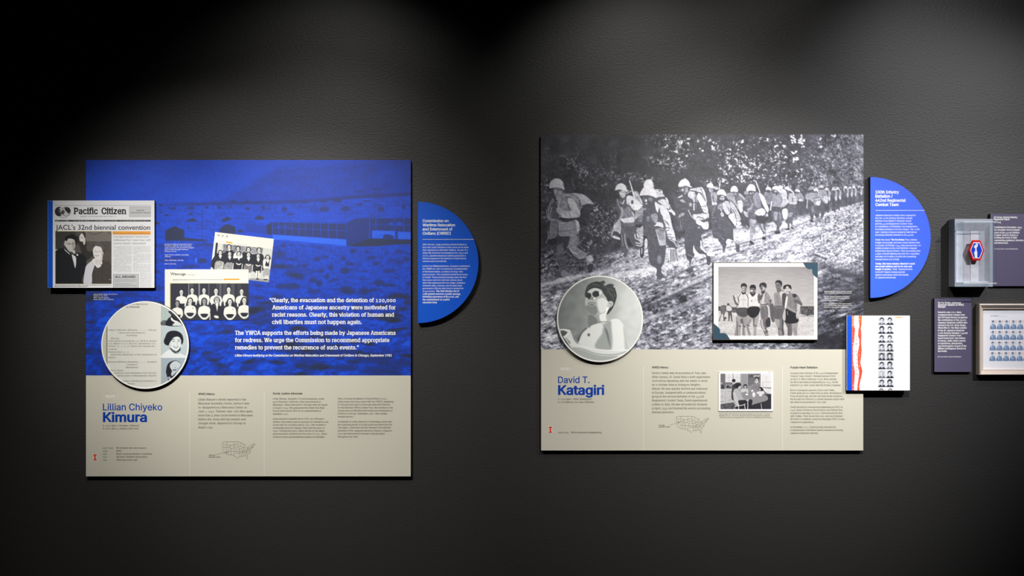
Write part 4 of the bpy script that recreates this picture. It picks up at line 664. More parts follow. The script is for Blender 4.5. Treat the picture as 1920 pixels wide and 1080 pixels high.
    F('400 180 520 220 545 330 530 390 470 330 400 250', 200, nz=7); E(430,158,42,30,210); F('280 300 390 270 500 290 565 430 500 520 440 540 425 580 270 580 282 440', 146, nz=9); F('440 300 500 295 568 430 500 500 425 520 455 430', 184, nz=8); L('435 330 455 400 430 450', 9, 88)
    F('265 520 420 530 420 600 270 600', 92, nz=14); E(345,235,46,54,112); E(335,232,22,18,165); F('340 270 370 275 350 310 335 300', 75)
    F('270 200 285 155 345 133 395 150 410 190 405 262 370 220 320 198', 206); F('460 575 545 560 555 680 525 750 470 720', 212, nz=8); L('468 620 548 610', 5, 140); L('262 420 240 580', 19, 212)
    # soldier with long coat pair
    c.frame(1335, 340, 9.82)
    E(632,215,45,36,150,nz=10)
    F('420 230 520 225 610 330 620 400 570 560 520 590 470 420', 122, nz=12); L('510 240 600 330', 26, 175); F('465 380 555 370 562 550 510 555', 205, nz=8); L('475 400 550 400', 7, 110)
    F('265 235 400 215 425 330 480 470 480 520 400 430 300 350', 158, nz=10); L('300 340 380 380 450 480', 12, 90); L('290 260 400 270', 7, 105)
    F('390 195 470 195 470 290 430 300 400 260', 108); E(430,235,22,26,150); F('340 190 350 130 385 90 430 88 462 120 478 190 400 192', 212)
    F('560 560 700 600 690 860 670 870 620 700', 85, nz=12)
    F('690 690 830 690 800 800 785 970 700 965 698 850', 140, nz=10); F('720 690 800 700 790 780 720 760', 172, soft=.5); F('705 960 760 975 745 1095 790 1160 700 1100', 165); F('690 1095 730 1100 772 1150 760 1170 700 1130', 62)
    F('830 700 965 690 985 850 992 960 940 985 975 1060 930 1075 940 980 880 850', 112, nz=8); L('905 750 940 880 980 920', 26, 178); F('925 1020 990 1040 985 1070 925 1070', 60)
    F('635 260 780 200 870 210 945 270 1000 400 1045 520 1020 590 960 480 985 580 985 710 860 720 700 690 640 660 575 540 600 380', 108, nz=14)
    F('770 230 850 210 890 330 890 480 800 470 760 330', 140, nz=10); F('865 215 945 270 1000 400 1047 520 1012 565 935 430 885 300', 210); L('905 430 950 500 970 590', 24, 72); L('700 330 740 420 720 520', 18, 150); L('640 590 720 480 750 420', 30, 150); L('640 520 710 500', 16, 175)
    F('785 575 870 510 930 498 985 560 955 620 895 652 810 610', 208, nz=14); L('800 560 900 590', 6, 120); F('600 540 650 600 665 655 620 650 580 580', 178, nz=8); F('560 480 640 470 630 540 580 540', 85); E(1012,620,22,30,190)
    F('800 650 960 640 990 760 860 770', 74, soft=.4); E(735,225,50,48,95); E(712,225,14,18,180); E(755,215,18,24,140)
    F('638 182 642 120 690 62 740 58 782 85 802 150 800 184 720 168', 216); L('650 178 720 166 795 180', 9, 238); L('806 0 880 205', 17, 218)
    # striding man in helmet, coat flung open
    F('95 400 240 370 330 385 400 430 470 560 530 700 520 780 440 870 395 905 400 1080 430 1150 445 1290 500 1300 505 1180 460 1160 420 1110 300 1060 254 1120 262 1180 215 1320 190 1200 150 1130 105 1050 90 700 70 500', 96, nz=5)
    F('205 385 300 370 330 480 325 590 260 605 205 500', 188, nz=9); F('325 390 395 425 460 520 515 650 522 725 450 722 400 610 345 520', 184, nz=8); L('345 490 420 590 440 690', 12, 78); L('360 450 440 560 490 660', 7, 120); L('290 480 320 560', 12, 90)
    F('300 640 390 588 422 650 445 770 415 822 365 750', 222); L('390 640 425 720', 9, 130); E(187,612,26,40,205,-15); E(187,610,12,18,120,-15); L('215 570 300 680 400 810', 24, 74); L('440 850 560 850 670 860', 30, 130); F('450 740 530 755 530 800 470 800', 205); F('440 800 520 810 560 840 500 880 450 860', 178, nz=12)
    F('120 430 190 410 200 520 150 520 100 500', 150, nz=14); L('150 500 180 560', 12, 205)
    F('75 265 240 262 235 370 160 390 90 400', 86); E(190,310,42,46,168,nz=8); L('150 300 220 300', 9, 95); L('170 345 200 350', 6, 100); E(150,320,9,16,225)
    F('85 256 98 195 150 154 210 156 248 205 264 272 200 246 140 240', 228); L('90 254 170 240 258 266', 9, 246); L('150 985 215 1080', 10, 140); L('395 900 430 1080', 14, 205); L('410 920 436 1060', 6, 100); F('390 885 420 890 445 1110 430 1130 400 1060', 190, a=.6)
    F('255 1125 300 1060 350 1140 320 1160', 225, soft=.2)
    # man further back with rifle up
    c.frame(1255, 330, 10.8)
    F('780 330 960 340 980 600 940 1000 1000 1240 880 1210 840 800 770 560', 96, nz=9); F('850 340 950 350 965 480 940 560 880 590 850 480', 160, nz=12); L('880 400 900 540', 16, 85); E(885,562,24,34,212); E(940,562,24,26,205); L('930 600 885 720', 8, 165)
    F('800 250 880 245 875 330 820 330', 150); L('810 270 830 320', 18, 205); F('900 210 985 235 995 272 920 275', 185, nz=10); F('762 228 772 175 820 143 870 158 895 215 905 248 840 240', 220)
    for x_, y_ in ((880,745),(870,795),(890,845),(940,915),(150,490),(130,900),(320,890)): E(x_, y_, 18, 11, 150, soft=.2)
    L('1030 90 1022 170 1012 280', 18, 205); E(1018,175,13,30,215)
    # tall man looking down, sling and pack
    F('130 420 400 300 420 700 330 1080 120 1080 100 640', 92, nz=7)
    F('180 430 262 388 268 410 195 447', 205); F('212 500 262 474 320 520 330 545 270 530', 178); F('185 850 200 790 260 745 320 760 290 800', 150, nz=16); L('225 900 235 1010 245 1070', 22, 130); L('265 870 275 1000', 12, 120); L('150 310 225 310', 16, 130); L('240 660 300 665', 10, 140)
    F('430 262 600 236 655 228 705 290 745 420 755 560 700 480 640 340 500 325 420 300', 200, nz=9); L('640 260 690 400 740 520', 13, 95); L('610 250 680 330', 8, 120); L('700 330 745 520', 9, 215)
    F('300 330 600 330 760 600 785 800 780 1080 655 1180 662 1350 620 1470 760 1550 832 1640 830 1780 775 1805 750 1700 722 1590 600 1565 500 1440 485 1380 490 1500 512 1610 470 1660 440 1740 425 1830 395 1720 350 1660 328 1540 310 1400 312 1080 350 700', 94, nz=4)
    F('395 318 480 320 520 350 500 470 420 450 375 400', 200, nz=9); F('590 345 640 380 700 480 762 600 785 720 720 760 650 640 620 560 560 430', 222, nz=6); L('500 350 540 420 560 520', 26, 165)
    for t in ('650 620 740 625', '655 665 740 690', '690 590 760 610'): L(t, 14, 120)
    F('480 785 620 770 770 735 750 860 620 890 540 900 490 850', 196, nz=16); F('755 715 800 765 795 855 750 800', 192); L('550 850 600 830 690 860', 16, 95); L('620 740 740 760', 18, 92)
    F('540 905 620 880 690 950 650 1005 560 970', 222, nz=14); F('630 975 780 925 795 1040 760 1080 690 1070 650 1010', 208, nz=12); L('610 890 680 930', 14, 80); E(600,1045,28,18,160)
    L('500 560 500 690', 28, 198); E(430,580,30,40,165,nz=8); E(500,490,26,44,182,nz=10); L('540 570 545 660', 12, 150); L('385 690 450 820 520 890', 18, 182); L('400 690 460 810', 5, 100)
    F('210 210 380 225 372 300 340 360 308 372 280 330 225 310', 120); E(270,285,17,20,228); E(352,285,28,56,172); E(318,360,14,16,190); E(240,255,22,20,78)
    F('186 216 190 160 228 98 300 62 362 76 410 140 430 205 462 214 440 236 380 216 325 196 250 214', 224); L('190 216 260 208 330 194 440 228', 9, 242); E(318,55,9,12,225); E(245,125,9,8,150)
    L('640 1320 650 1420 690 1500 740 1545', 28, 212); L('665 1340 675 1440', 10, 90); E(800,1580,45,40,225,soft=.5); F('485 1480 500 1400 512 1480 580 1560 625 1605 560 1630 505 1645 515 1580 490 1550', 228); L('380 1590 470 1635', 12, 165)
    F('330 1920 400 1860 480 1880 480 1940 400 1960', 96, nz=14)
    # the big man in front
    c.frame(1190, 330, 10.8)
    F('192 220 196 140 245 82 310 74 360 108 385 190 396 226 350 212', 224); L('205 180 205 215', 12, 240)
    F('405 285 500 274 562 300 572 360 612 420 540 445 440 450', 205, nz=12); E(510,300,28,14,110); E(530,365,16,10,90); E(460,350,14,8,120); F('430 445 612 418 632 470 560 482 470 525 425 505', 92)
    F('468 522 540 474 622 482 690 560 702 665 640 645 560 585', 200, nz=7); F('622 430 672 470 692 560 640 500', 208); L('700 575 735 665 790 740', 18, 190); F('690 690 760 688 822 760 800 802 745 745 680 715', 205, nz=12)
    F('160 440 420 500 560 590 650 700 740 900 790 1080 830 1300 862 1440 835 1505 770 1500 710 1430 640 1400 632 1480 605 1740 560 1830 650 1920 655 2010 600 2070 480 2090 440 1990 445 1880 330 1800 290 1700 262 1400 252 1230 185 1190 180 1000 40 980 0 900 20 800 120 650', 95, nz=4)
    F('0 760 60 660 150 610 180 700 120 800 30 870 0 860', 150, nz=12); L('155 650 155 800', 26, 150); L('20 860 50 780', 26, 210); E(120,870,50,60,120,nz=14); E(270,870,34,60,130,nz=12); E(210,670,26,16,160,nz=10)
    F('330 800 440 762 486 820 452 930 405 945', 150, nz=10); F('412 528 470 560 520 585 600 600 662 682 722 830 752 1000 805 1150 832 1312 770 1330 700 1300 640 1120 590 960 560 800 500 770 440 700', 205, nz=6)
    F('500 640 530 760 590 900 645 1080 600 1020 560 960 480 900 470 780', 96, soft=.25); L('610 890 700 1010', 12, 120); L('420 560 450 680', 24, 225)
    for t in ('620 1040 720 1055', '690 980 650 930', '650 1180 740 1185', '680 1230 790 1250', '640 1120 700 1090', '700 1290 760 1270'): L(t, 15, 100)
    F('455 935 560 955 582 1045 490 1018 395 1015 430 985', 205, nz=8)
    F('430 1080 600 1075 632 1280 640 1380 520 1402 480 1340 460 1200', 142, nz=8); L('430 1090 500 1330 520 1400 632 1384', 13, 212); L('500 1090 600 1115', 16, 95); L('610 1110 615 1280', 16, 180); F('510 1300 620 1290 625 1370 520 1390', 176, soft=.3)
    E(500,1690,44,90,130,soft=.8); F('640 1290 720 1280 830 1332 862 1440 835 1505 770 1502 700 1420 640 1380', 92); L('715 1290 800 1340 850 1430', 16, 205)
    F('705 1470 850 1490 885 1640 850 1745 720 1735', 200); 
    for i in range(5): L([(730+i*26, 1490), (735+i*34, 1735-i*4)], 11 if i % 2 else 17, 82)
    F('545 1845 610 1850 655 1950 640 2030 560 1990', 190, nz=18); L('500 1880 600 1930', 14, 85); L('520 1960 600 2010', 14, 85); E(585,2090,40,30,185,nz=15)
    F('165 415 405 420 392 560 300 610 205 570', 90); E(232,500,20,28,224); E(325,470,48,40,132,nz=10); E(238,560,22,16,180); E(340,520,30,22,110); L('190 440 200 520', 12, 140)
    F('108 394 128 318 188 232 275 200 360 214 412 290 442 400 442 448 362 410 250 386 180 388', 224, nz=3); L('112 394 250 386 362 404 440 440', 10, 244); E(170,350,40,40,198,soft=1.5,a=.6)
    # second man with slung rifle
    c.frame(1130, 330, 10.8)
    L('480 360 580 308', 26, 165); F('600 330 660 305 715 325 752 400 805 520 812 572 765 560 690 470 640 420', 160, nz=8); L('640 345 720 400 800 550', 18, 205); L('545 98 590 240 640 430', 21, 228)
    F('285 470 360 470 460 440 520 400 640 430 740 520 822 592 740 690 650 720 640 780 660 860 640 1000 690 1050 670 1150 720 1280 800 1330 790 1440 700 1480 640 1440 560 1320 502 1260 522 1480 510 1545 480 1620 440 1655 430 1560 378 1530 368 1300 360 1000 300 900 330 780 262 640', 92, nz=5)
    F('500 402 640 432 780 560 812 602 700 695 600 662 555 600 490 560', 212, nz=6); E(602,532,28,44,92); F('590 590 795 600 722 692 620 682', 226, nz=5); L('640 600 620 680', 8, 150); L('700 610 690 690', 7, 165)
    F('400 690 510 610 610 710 630 800 500 850 405 810', 128, nz=14); L('430 660 540 560', 10, 70); L('300 480 330 600 380 680', 26, 135); L('360 520 400 560 440 500', 14, 190); L('410 565 440 500', 22, 205)
    F('378 868 500 850 622 830 642 930 480 960 385 912', 202, nz=8); F('372 955 640 950 640 1005 372 1000', 106, nz=8); L('605 740 650 850', 16, 205); L('660 840 720 740', 22, 155)
    L('385 650 395 780 340 900', 44, 155); F('205 1090 240 960 322 896 372 960 372 1110 345 1180 225 1130 185 1260 180 1160', 168, nz=7); F('230 1118 320 1140 335 1195 240 1200 215 1160', 76); F('210 1210 330 1240 350 1290 230 1260', 190, nz=14); L('225 990 300 905', 10, 72)
    L('450 1180 462 1340 515 1475', 24, 150); L('395 1200 410 1400', 26, 122,soft=.4)
    for t in ('655 1180 665 1260 720 1290 790 1320', '670 1350 790 1375', '680 1400 780 1420'): L(t, 15, 210)
    F('685 1060 760 1050 822 1015 825 1300 800 1430 745 1330 700 1240', 160, nz=22); L('832 1190 834 1560', 14, 66); F('768 1440 830 1440 834 1600 792 1665 762 1600', 66); L('797 1460 795 1570', 13, 230); E(880,1360,30,100,205,nz=20)
    F('330 280 470 290 470 400 430 460 360 440 335 360', 105); E(412,365,56,78,188,nz=6); L('380 330 450 335', 9, 120); E(355,350,11,22,232); L('375 405 420 402', 7, 130)
    F('262 286 272 220 318 166 390 152 450 182 484 240 500 328 450 298 420 284 340 270', 216, nz=3); L('266 286 340 268 430 284 495 322', 10, 240); E(510,300,18,14,205)
    # first man, far left
    c.frame(1015, 330, 10.8)
    F('330 1190 505 1200 490 1380 450 1560 522 1650 505 1740 500 1830 540 1960 490 2045 300 2045 330 1950 385 1890 370 1780 285 1720 298 1600 318 1400', 84, nz=8); F('330 1400 430 1420 440 1560 330 1600', 104, soft=1, nz=5); L('300 1700 400 1660 500 1680', 10, 120); F('400 1960 470 1900 540 1960 520 2030 420 2040', 118, nz=10); L('370 2000 450 2050', 14, 60)
    F('480 1200 705 1185 765 1340 735 1450 860 1525 935 1620 1010 1605 1065 1690 1035 1745 1055 1800 1042 1920 980 1952 945 1900 930 1780 880 1710 760 1705 640 1610 560 1500 480 1400', 124, nz=6)
    L('545 1480 640 1620 770 1695 890 1680', 42, 66, soft=.3); L('575 1460 640 1545 735 1578', 13, 180); L('700 1490 745 1530', 10, 70); L('760 1680 860 1640', 10, 160); F('940 1620 1010 1605 1062 1690 1000 1730 930 1700', 158, nz=6)
    F('938 1792 1052 1790 1042 1900 1020 1952 965 1950 945 1880', 58); L('935 1800 950 1790', 10, 190); F('330 1195 570 1200 545 1400 470 1470 440 1350 330 1400', 66, soft=.3); F('140 1270 300 1260 300 1370 180 1380', 52, soft=.3)
    L('100 1360 140 1240 140 1120', 16, 125)
    F('470 372 620 348 740 350 860 380 960 450 1040 528 1082 580 1035 692 900 700 820 650 780 760 700 700 650 560 600 440', 128, nz=6); F('850 592 950 562 1040 575 1078 592 1040 690 900 702 845 650', 72, nz=5); F('620 360 740 352 860 382 960 452 1060 570 950 560 840 590 800 520 760 440', 168, nz=5); L('480 385 600 402 720 470 770 540', 48, 150); L('640 370 760 450', 12, 96); L('770 500 800 620', 22, 92)
    F('250 450 330 430 440 380 540 420 640 470 700 540 740 640 792 750 770 822 720 852 745 960 772 1100 340 1100 330 900 200 900 130 860 160 600 200 500', 124, nz=5); F('200 520 300 500 335 640 355 860 220 862 150 800', 88, nz=7)
    F('555 450 650 478 712 560 752 660 794 760 764 832 700 800 620 700 575 620 540 520', 172, nz=4); L('545 560 580 690', 16, 88, soft=.2); F('408 790 460 708 600 712 720 715 785 770 765 832 600 850 480 848 410 832', 174, nz=4)
    for t in ('700 690 740 760 770 800', '690 730 730 790', '560 730 600 820', '490 720 500 810'): L(t, 9, 105)
    F('395 842 560 858 745 845 700 884 520 935 400 905 340 870', 66, soft=.2); F('315 660 380 640 430 680 465 720 410 780 340 750 312 700', 162); L('320 690 390 690', 7, 95); L('330 720 400 725', 7, 95); L('340 752 400 752', 6, 95)
    for y_ in (780, 810, 838): L([(125, y_-6), (195, y_)], 14, 150); L([(120, y_+8), (190, y_+14)], 6, 70)
    L('385 500 350 620', 14, 172); L('400 480 370 620', 7, 92); L('270 470 180 600 165 660', 20, 128); L('215 640 190 750', 14, 160); L('460 520 520 600 420 660', 26, 148, soft=.3); L('250 590 300 620', 20, 66)
    F('360 950 500 940 720 900 772 960 775 1110 700 1190 520 1222 370 1205 352 1080', 132, nz=5); L('370 1122 540 1108 740 1068', 9, 74); L('365 960 500 948', 10, 160); F('690 900 760 940 775 1090 735 1110 710 1000', 168, soft=.3); L('680 920 700 960', 9, 80); E(562,1070,10,10,190)
    F('200 885 290 868 330 900 325 1200 240 1262 150 1272 172 1100', 112, nz=6); L('200 900 300 880', 12, 140); L('250 960 310 900', 9, 60); L('345 960 345 1200', 14, 74); L('760 1150 760 1330', 16, 110)
    F('190 240 290 240 275 300 268 390 310 430 330 520 270 500 245 430 200 330', 62); F('265 248 430 248 445 320 425 400 370 432 300 420 262 370', 122, soft=.15); L('285 268 330 272 420 285', 20, 82, soft=.25); L('302 285 296 335', 17, 168, soft=.15); L('285 386 335 388', 8, 80); E(385,340,30,40,138,soft=.4); L('290 362 330 366', 8,140); L('300 410 350 415', 10, 150)
    F('300 440 440 400 450 340 482 400 430 470 350 520 330 500', 132, nz=4); L('440 370 480 400', 10, 160)
    F('173 242 173 165 214 96 298 53 380 66 440 122 462 205 474 280 430 250 330 226 240 238', 170, nz=3); L('177 238 300 224 400 234 466 272', 11, 205); E(220,190,36,50,150,soft=1.5,a=.6)
    fold = c.noise(2.4, 1.2, 35, 51); c.a[:, :, 0] *= (1+.035*fold+.02*n1)*np.interp(X, [1014, 1100, 1200, 1300, 1619], [1.2, 1.12, 1.02, .96, .94]); a = blur(c.out(), .25); return c, duo(a, [(0, (2, 2, 6)), (55, (32, 32, 40)), (95, (74, 75, 86)), (128, (114, 115, 128)), (200, (206, 207, 216)), (255, (252, 252, 255))])  # gain puts light into the print colour, more towards the dim left
# ---------------------------------------------------------------- materials
M_wall = material('charcoal_wall_paint', (42, 41, 40), .5, .62, bump=(95, 160, .21, .004), var=.06)
M_floor = material('dark_floor', (30, 28, 27), .6); M_ceil = material('black_ceiling', (14, 14, 14), .9, .1)
M_print = material('satin_print', (0, 0, 0), .47, .6, attr=True); M_photo = material('matt_print', (0, 0, 0), .55, .3, attr=True)
M_beige = material('warm_grey_board', (206, 202, 186), .45, .4, var=.01); M_black = material('black_board_edge', (16, 14, 20), .5, .3)
M_blue = material('blue_print', (0, 84, 205), .42, .5, var=.01); M_white = material('white_ink', (244, 244, 240), .5, .3, var=.01); M_text = material('dark_grey_ink', (62, 60, 54), .6, .2)
M_head = material('charcoal_ink', (40, 40, 42), .6, .2); M_name = material('royal_blue_ink', (0, 62, 168), .5, .3, var=.01); M_org = material('orange_ink', (222, 58, 20), .5, .3); M_line = material('pale_line_ink', (226, 224, 214), .5, .3)
M_map = material('map_ink', (118, 116, 104), .6, .2); M_rim = material('white_board_rim', (240, 240, 234), .45, .4, var=.01); M_brown = material('dark_brown_core', (52, 42, 34), .6, .3)
M_grey_t = material('newspaper_grey_ink', (132, 132, 134), .6, .2); M_ink = material('newspaper_black_ink', (24, 25, 27), .6, .2); M_bronze = material('dark_bronze_edge', (84, 78, 62), .4, .4)
M_plum = material('plum_label_board', (86, 79, 106), .5, .4, var=.02); M_wood = material('silver_brown_frame', (214, 198, 184), .34, .5, metal=.1, bump=(30, 500, .15, .001), var=.08)
M_casegrey = material('grey_case_paint', (158, 166, 174), .45, .4); M_felt = material('light_grey_linen', (204, 206, 213), .9, .1, bump=(900, 900, .5, .001), var=.2); M_felt_shade = material('shade_tone_linen', (176, 178, 186), .9, .1, bump=(900, 900, .5, .001), var=.2)  # second linen is a darker copy for painted shade, also on patch mount
M_clear = clear('clear_acrylic'); M_edge = clear('acrylic_edge', (.93, .96, .98)); M_red = material('red_thread', (214, 30, 34), .8, .1, bump=(1200, 300, .6, .0006)); M_bt = material('blue_thread', (28, 66, 205), .8, .1, bump=(300, 1200, .6, .0006)); M_wt = material('white_thread', (236, 238, 244), .8, .1, bump=(900, 900, .5, .0006))
# ---------------------------------------------------------------- room
def box(name, a, b, m, kind=None, parent=None, **kw):
    x0, y0, z0 = a; x1, y1, z1 = b; V = [(x0, y0, z0), (x1, y0, z0), (x1, y1, z0), (x0, y1, z0), (x0, y0, z1), (x1, y0, z1), (x1, y1, z1), (x0, y1, z1)]
    return obj(name, V, [(0, 3, 2, 1), (4, 5, 6, 7), (0, 1, 5, 4), (1, 2, 6, 5), (2, 3, 7, 6), (3, 0, 4, 7)], m, parent, kind=kind, **kw)
box('wall_back', (-5, 0, 0), (5.4, .15, 3.2), M_wall, 'structure'); box('floor', (-5, -5.2, -.1), (5.4, 0, 0), M_floor, 'structure'); box('ceiling', (-5, -5.2, 3.2), (5.4, .15, 3.3), M_ceil, 'structure')
box('wall_left', (-5.15, -5.2, 0), (-5, .15, 3.2), M_ceil, 'structure'); box('wall_right', (5.4, -5.2, 0), (5.55, .15, 3.2), M_ceil, 'structure')
E1, E2 = .0002, .0004
MAPL = [[(770,185),(830,165),(1110,165),(1240,165),(1340,190)],[(770,185),(775,300),(775,370),(800,430),(840,495),(930,540),(990,552),(1090,552),(1110,598),(1170,600),(1215,665),(1270,600),(1370,595),(1480,572),(1490,640),(1515,682),(1525,630),(1500,570),(1540,520),(1600,470),(1605,400),(1640,350),(1690,300),(1690,260),(1740,265),(1720,210),(1680,235),(1590,285),(1510,345),(1470,300),(1445,235),(1400,260),(1385,210),(1330,210),(1310,270),(1340,320)],
        [(775,248),(900,248)],[(905,165),(905,330)],[(775,330),(1000,330)],[(945,230),(965,275),(1000,275),(1000,355),(1105,360)],[(960,268),(1110,268)],[(1110,165),(1110,355)],[(1110,245),(1240,248)],[(1110,315),(1250,320)],[(1140,375),(1260,380)],[(955,330),(955,440),(935,540)],[(870,330),(870,390),(935,470)],[(1030,355),(1030,552)],[(955,440),(1600,455)],[(1140,365),(1140,450)],[(1130,450),(1130,545),(1085,552)],[(1190,450),(1190,500),(1285,510)],[(1240,165),(1245,320),(1275,400),(1275,510),(1290,600)],[(1255,300),(1320,300)],[(1265,375),(1330,372)],[(1275,480),(1350,490)],[(1340,320),(1335,380),(1375,430),(1350,490),(1330,590)],[(1395,330),(1400,400),(1375,430)],[(1450,340),(1450,400)],[(1345,330),(1450,340)],[(1385,490),(1385,575)],[(1430,490),(1440,570)],[(1350,490),(1480,490),(1530,540)],[(1375,430),(1480,400),(1520,360),(1510,345)],[(1480,490),(1480,440),(1580,400)],[(1500,380),(1600,385)],[(1520,350),(1600,350)],[(1405,265),(1415,330)],[(1640,280),(1650,340)],[(1600,340),(1690,330)],[(1665,260),(1670,320)]]
def usmap(ox, oy, z, d, parent, dot, line, fr, wl):
    L = [[(ox+x/z, oy+y/z) for x, y in l] for l in MAPL]; mp = stroke('map_outline', L, .42, d, M_map, parent, kind='stuff')
    flat('map_dot', [circle(*dot, 1., 12)], d+1e-4, M_head, parent); stroke('pointer_line', [line], .4, d, M_map, parent); words('map_caption', fr, 1.5, 'b', wl, d, M_head, parent)
def emblem(x0, y0, x1, y1, d, parent):
    def I(g): a, b, c, e = x0-g, y0-g, x1+g, y1+g; w_ = (x1-x0); s1, s2 = x0+w_*.30-g, x1-w_*.30+g; t = (y1-y0)*.2; return [(a, b), (c, b), (c, b+t+2*g), (s2, b+t+2*g), (s2, e-t-2*g), (c, e-t-2*g), (c, e), (a, e), (a, e-t-2*g), (s1, e-t-2*g), (s1, b+t+2*g), (a, b+t+2*g)]
    em = flat('emblem_outline', [I(.9)], d, M_rim, parent, label='white outline of the block letter emblem'); flat('emblem', [I(0)], d+2e-4, M_org, parent, label='orange-red block letter I emblem')
def tagbox(x0, y0, x1, y1, fr, ln, d, parent):
    stroke('tag_outline', [[(x0, y0), (x1, y0), (x1, y1), (x0, y1), (x0, y0)]], .6, d, M_line, parent); words('tag_lettering', fr, 4.9, 'b', [ln], d, M_rim, parent)
# ---------------------------------------------------------------- left exhibit panel
dL = .015
pl = thing('exhibit_panel', 'blue and warm grey exhibit panel headed Lillian Chiyeko Kimura, left half of the wall', 'exhibit panel', (W(465, 893, 0)))
slab('board', rect(161, 300, 770.3, 893.3), 0, dL, M_beige, M_black, pl)
c, a = paint_barracks(); printed('background_photograph', c, a, dL+E1, M_print, pl, label='blue tinted photograph of barracks below a mountain')
c, a = paint_card_waa(); A0 = math.radians(6.7); q0 = np.array([403.3, 435.]); ux = np.array([math.cos(A0), math.sin(A0)]); uy = np.array([-ux[1], ux[0]])
wq = [q0, q0+ux*111, q0+ux*111+uy*82, q0+uy*82]; cw = slab('printed_card', [tuple(p) for p in wq], dL, dL+.0008, M_rim, M_rim, pl, bev=.0002, label='tilted printed card with a group of women in dark jackets'); printed('group_photograph', c, a, dL+.001, M_photo, cw, quad=wq)
words('card_lettering', (385, 430, 10.286), 3.2, 'G', ['232 275 130|W', '318 350 138|A', '400 435 147|A'], dL+.0014, M_head, cw, A0)
c, a = paint_card_women(); cw = slab('printed_card', rect(309, 505, 466, 600), dL, dL+.0016, M_rim, M_rim, pl, bev=.0002, label='printed card with a group of women in white shirts'); printed('group_photograph', c, a, dL+.0018, M_photo, cw)
words('card_lettering', (305, 500, 10.285), 4.9, 'G', ['148 445 163|Wescoga'], dL+.0022, M_head, cw); words('card_caption', (305, 500, 10.285), 1., 'g', ['480 632 160|of the year'], dL+.0022, M_grey_t, cw)
f = (360, 550, 4.571)
words('quotation', f, 7.4, 'R', ['663 1745 75|“Clearly, the evacuation and the detention of 120,000', '686 1745 137|Americans of Japanese ancestry were motivated for', '686 1733 199|racist reasons. Clearly, this violation of human and', '686 1455 262|civil liberties must not happen again.', '368 1745 355|The YWCA supports the efforts being made by Japanese Americans', '368 1692 417|for redress. We urge the Commission to recommend appropriate', '368 1430 480|remedies to prevent the recurrence of such events.”'], dL+E2, M_white, pl)
words('attribution', f, 4.1, 'i', ['367 1712 541|Lillian Kimura testifying at the Commission on Wartime Relocation and Internment of Civilians in Chicago, September 1981'], dL+E2, M_white, pl)
words('picture_credit', (300, 450, 18), 1.9, 's', ['162 1095 158|Background: Manzanar Relocation Center,', '162 1060 217|Manzanar, California. Photo by Dorothea', '162 1155 277|Lange. Courtesy of the Central Photographic', '162 960 340|File of the War Relocation Authority,', '162 560 398|National Archives.', "162 980 518|Right: Women's Athletic Association,", '162 365 577|1951 Illio.', '162 795 700|Below: WESCOGA, 1951 Illio.', '162 558 822|Bottom: 1951 Illio.'], dL+E2, M_white, pl)
words('picture_credit', (160, 530, 6), 1.9, 's', ['93 362 135|Above: Pacific Citizen, Vol. 115, No. 4', '93 252 154|(August 14-21, 1992),', '93 270 174|Still on the PR, Densho,', '93 322 194|Pacific Citizen 1992 Collection.'], dL+E2, M_white, pl)
f = (150, 700, 5.4); tagbox(192.2, 736.2, 220.7, 749.8, f, '257 357 247|NISEI', dL+E2, pl)
words('name_heading', f, 12.4, 'm', ['232 832 374|Lillian Chiyeko'], dL+E2, M_name, pl); words('surname_heading', f, 17.4, 'B', ['232 678 490|Kimura'], dL+E2, M_name, pl)
words('life_dates', f, 2.8, 'r', ['232 598 536|b. 1929 April 7 (Glendale, California)', '232 593 566|d. 2020 April 23 (Albany, New York)'], dL+E2, M_text, pl)
words('timeline', f, 2.8, 'r', ['230 337 762|1947–1951', '368 668 762|BA in liberal arts and science', '230 275 792|1954', '368 420 792|MSW', '230 272 822|1951', '368 728 822|Senior announcements committee', '230 272 852|1951', "368 680 852|Women's Athletic Association", '230 272 883|1951', '368 582 883|Wescoga social chair'], dL+E2, M_text, pl)
words('section_heading', f, 3.6, 'b', ['1197 1365 218|WWII History'], dL+E2, M_head, pl)
words('paragraph', f, 3.7, 'r', ["1197 1680 274|Lillian Kimura's family reported to the", '1197 1713 314|Manzanar Assembly Center, before it was', '1197 1691 354|re-designated as a Relocation Center on', '1197 1748 394|June 1, 1942. Thirteen-year-old Lillian spent', '1197 1750 434|more than 3 years incarcerated at Manzanar', '1197 1677 474|before she, along with her parents and', '1197 1677 514|younger sister, departed for Chicago in', '1197 1347 555|August 1945.'], dL+E2, M_text, pl)
stroke('divider_line', [[(355.6, 736), (355.6, 893)]], .9, dL+E1, M_line, pl); stroke('divider_line', [[(495.4, 736), (495.4, 893)]], .9, dL+E1, M_line, pl); stroke('divider_line', [[(161.3, 704.6), (770, 704.6)]], .8, dL+E2, M_line, pl)
emblem(174.6, 851.6, 181.6, 863, dL+E2, pl); z = 16/1.012
usmap(417-770/z, 828.3-165/z, z, dL+E2, pl, (425.3, 847.9), [(404, 853), (417, 849.5), (425, 848)], f, ['1305 1370 833|Manzanar', '1305 1422 851|Relocation Center'])
f = (480, 700, 5.4); words('section_heading', f, 3.6, 'b', ['170 470 213|Social Justice Advocate'], dL+E2, M_head, pl)
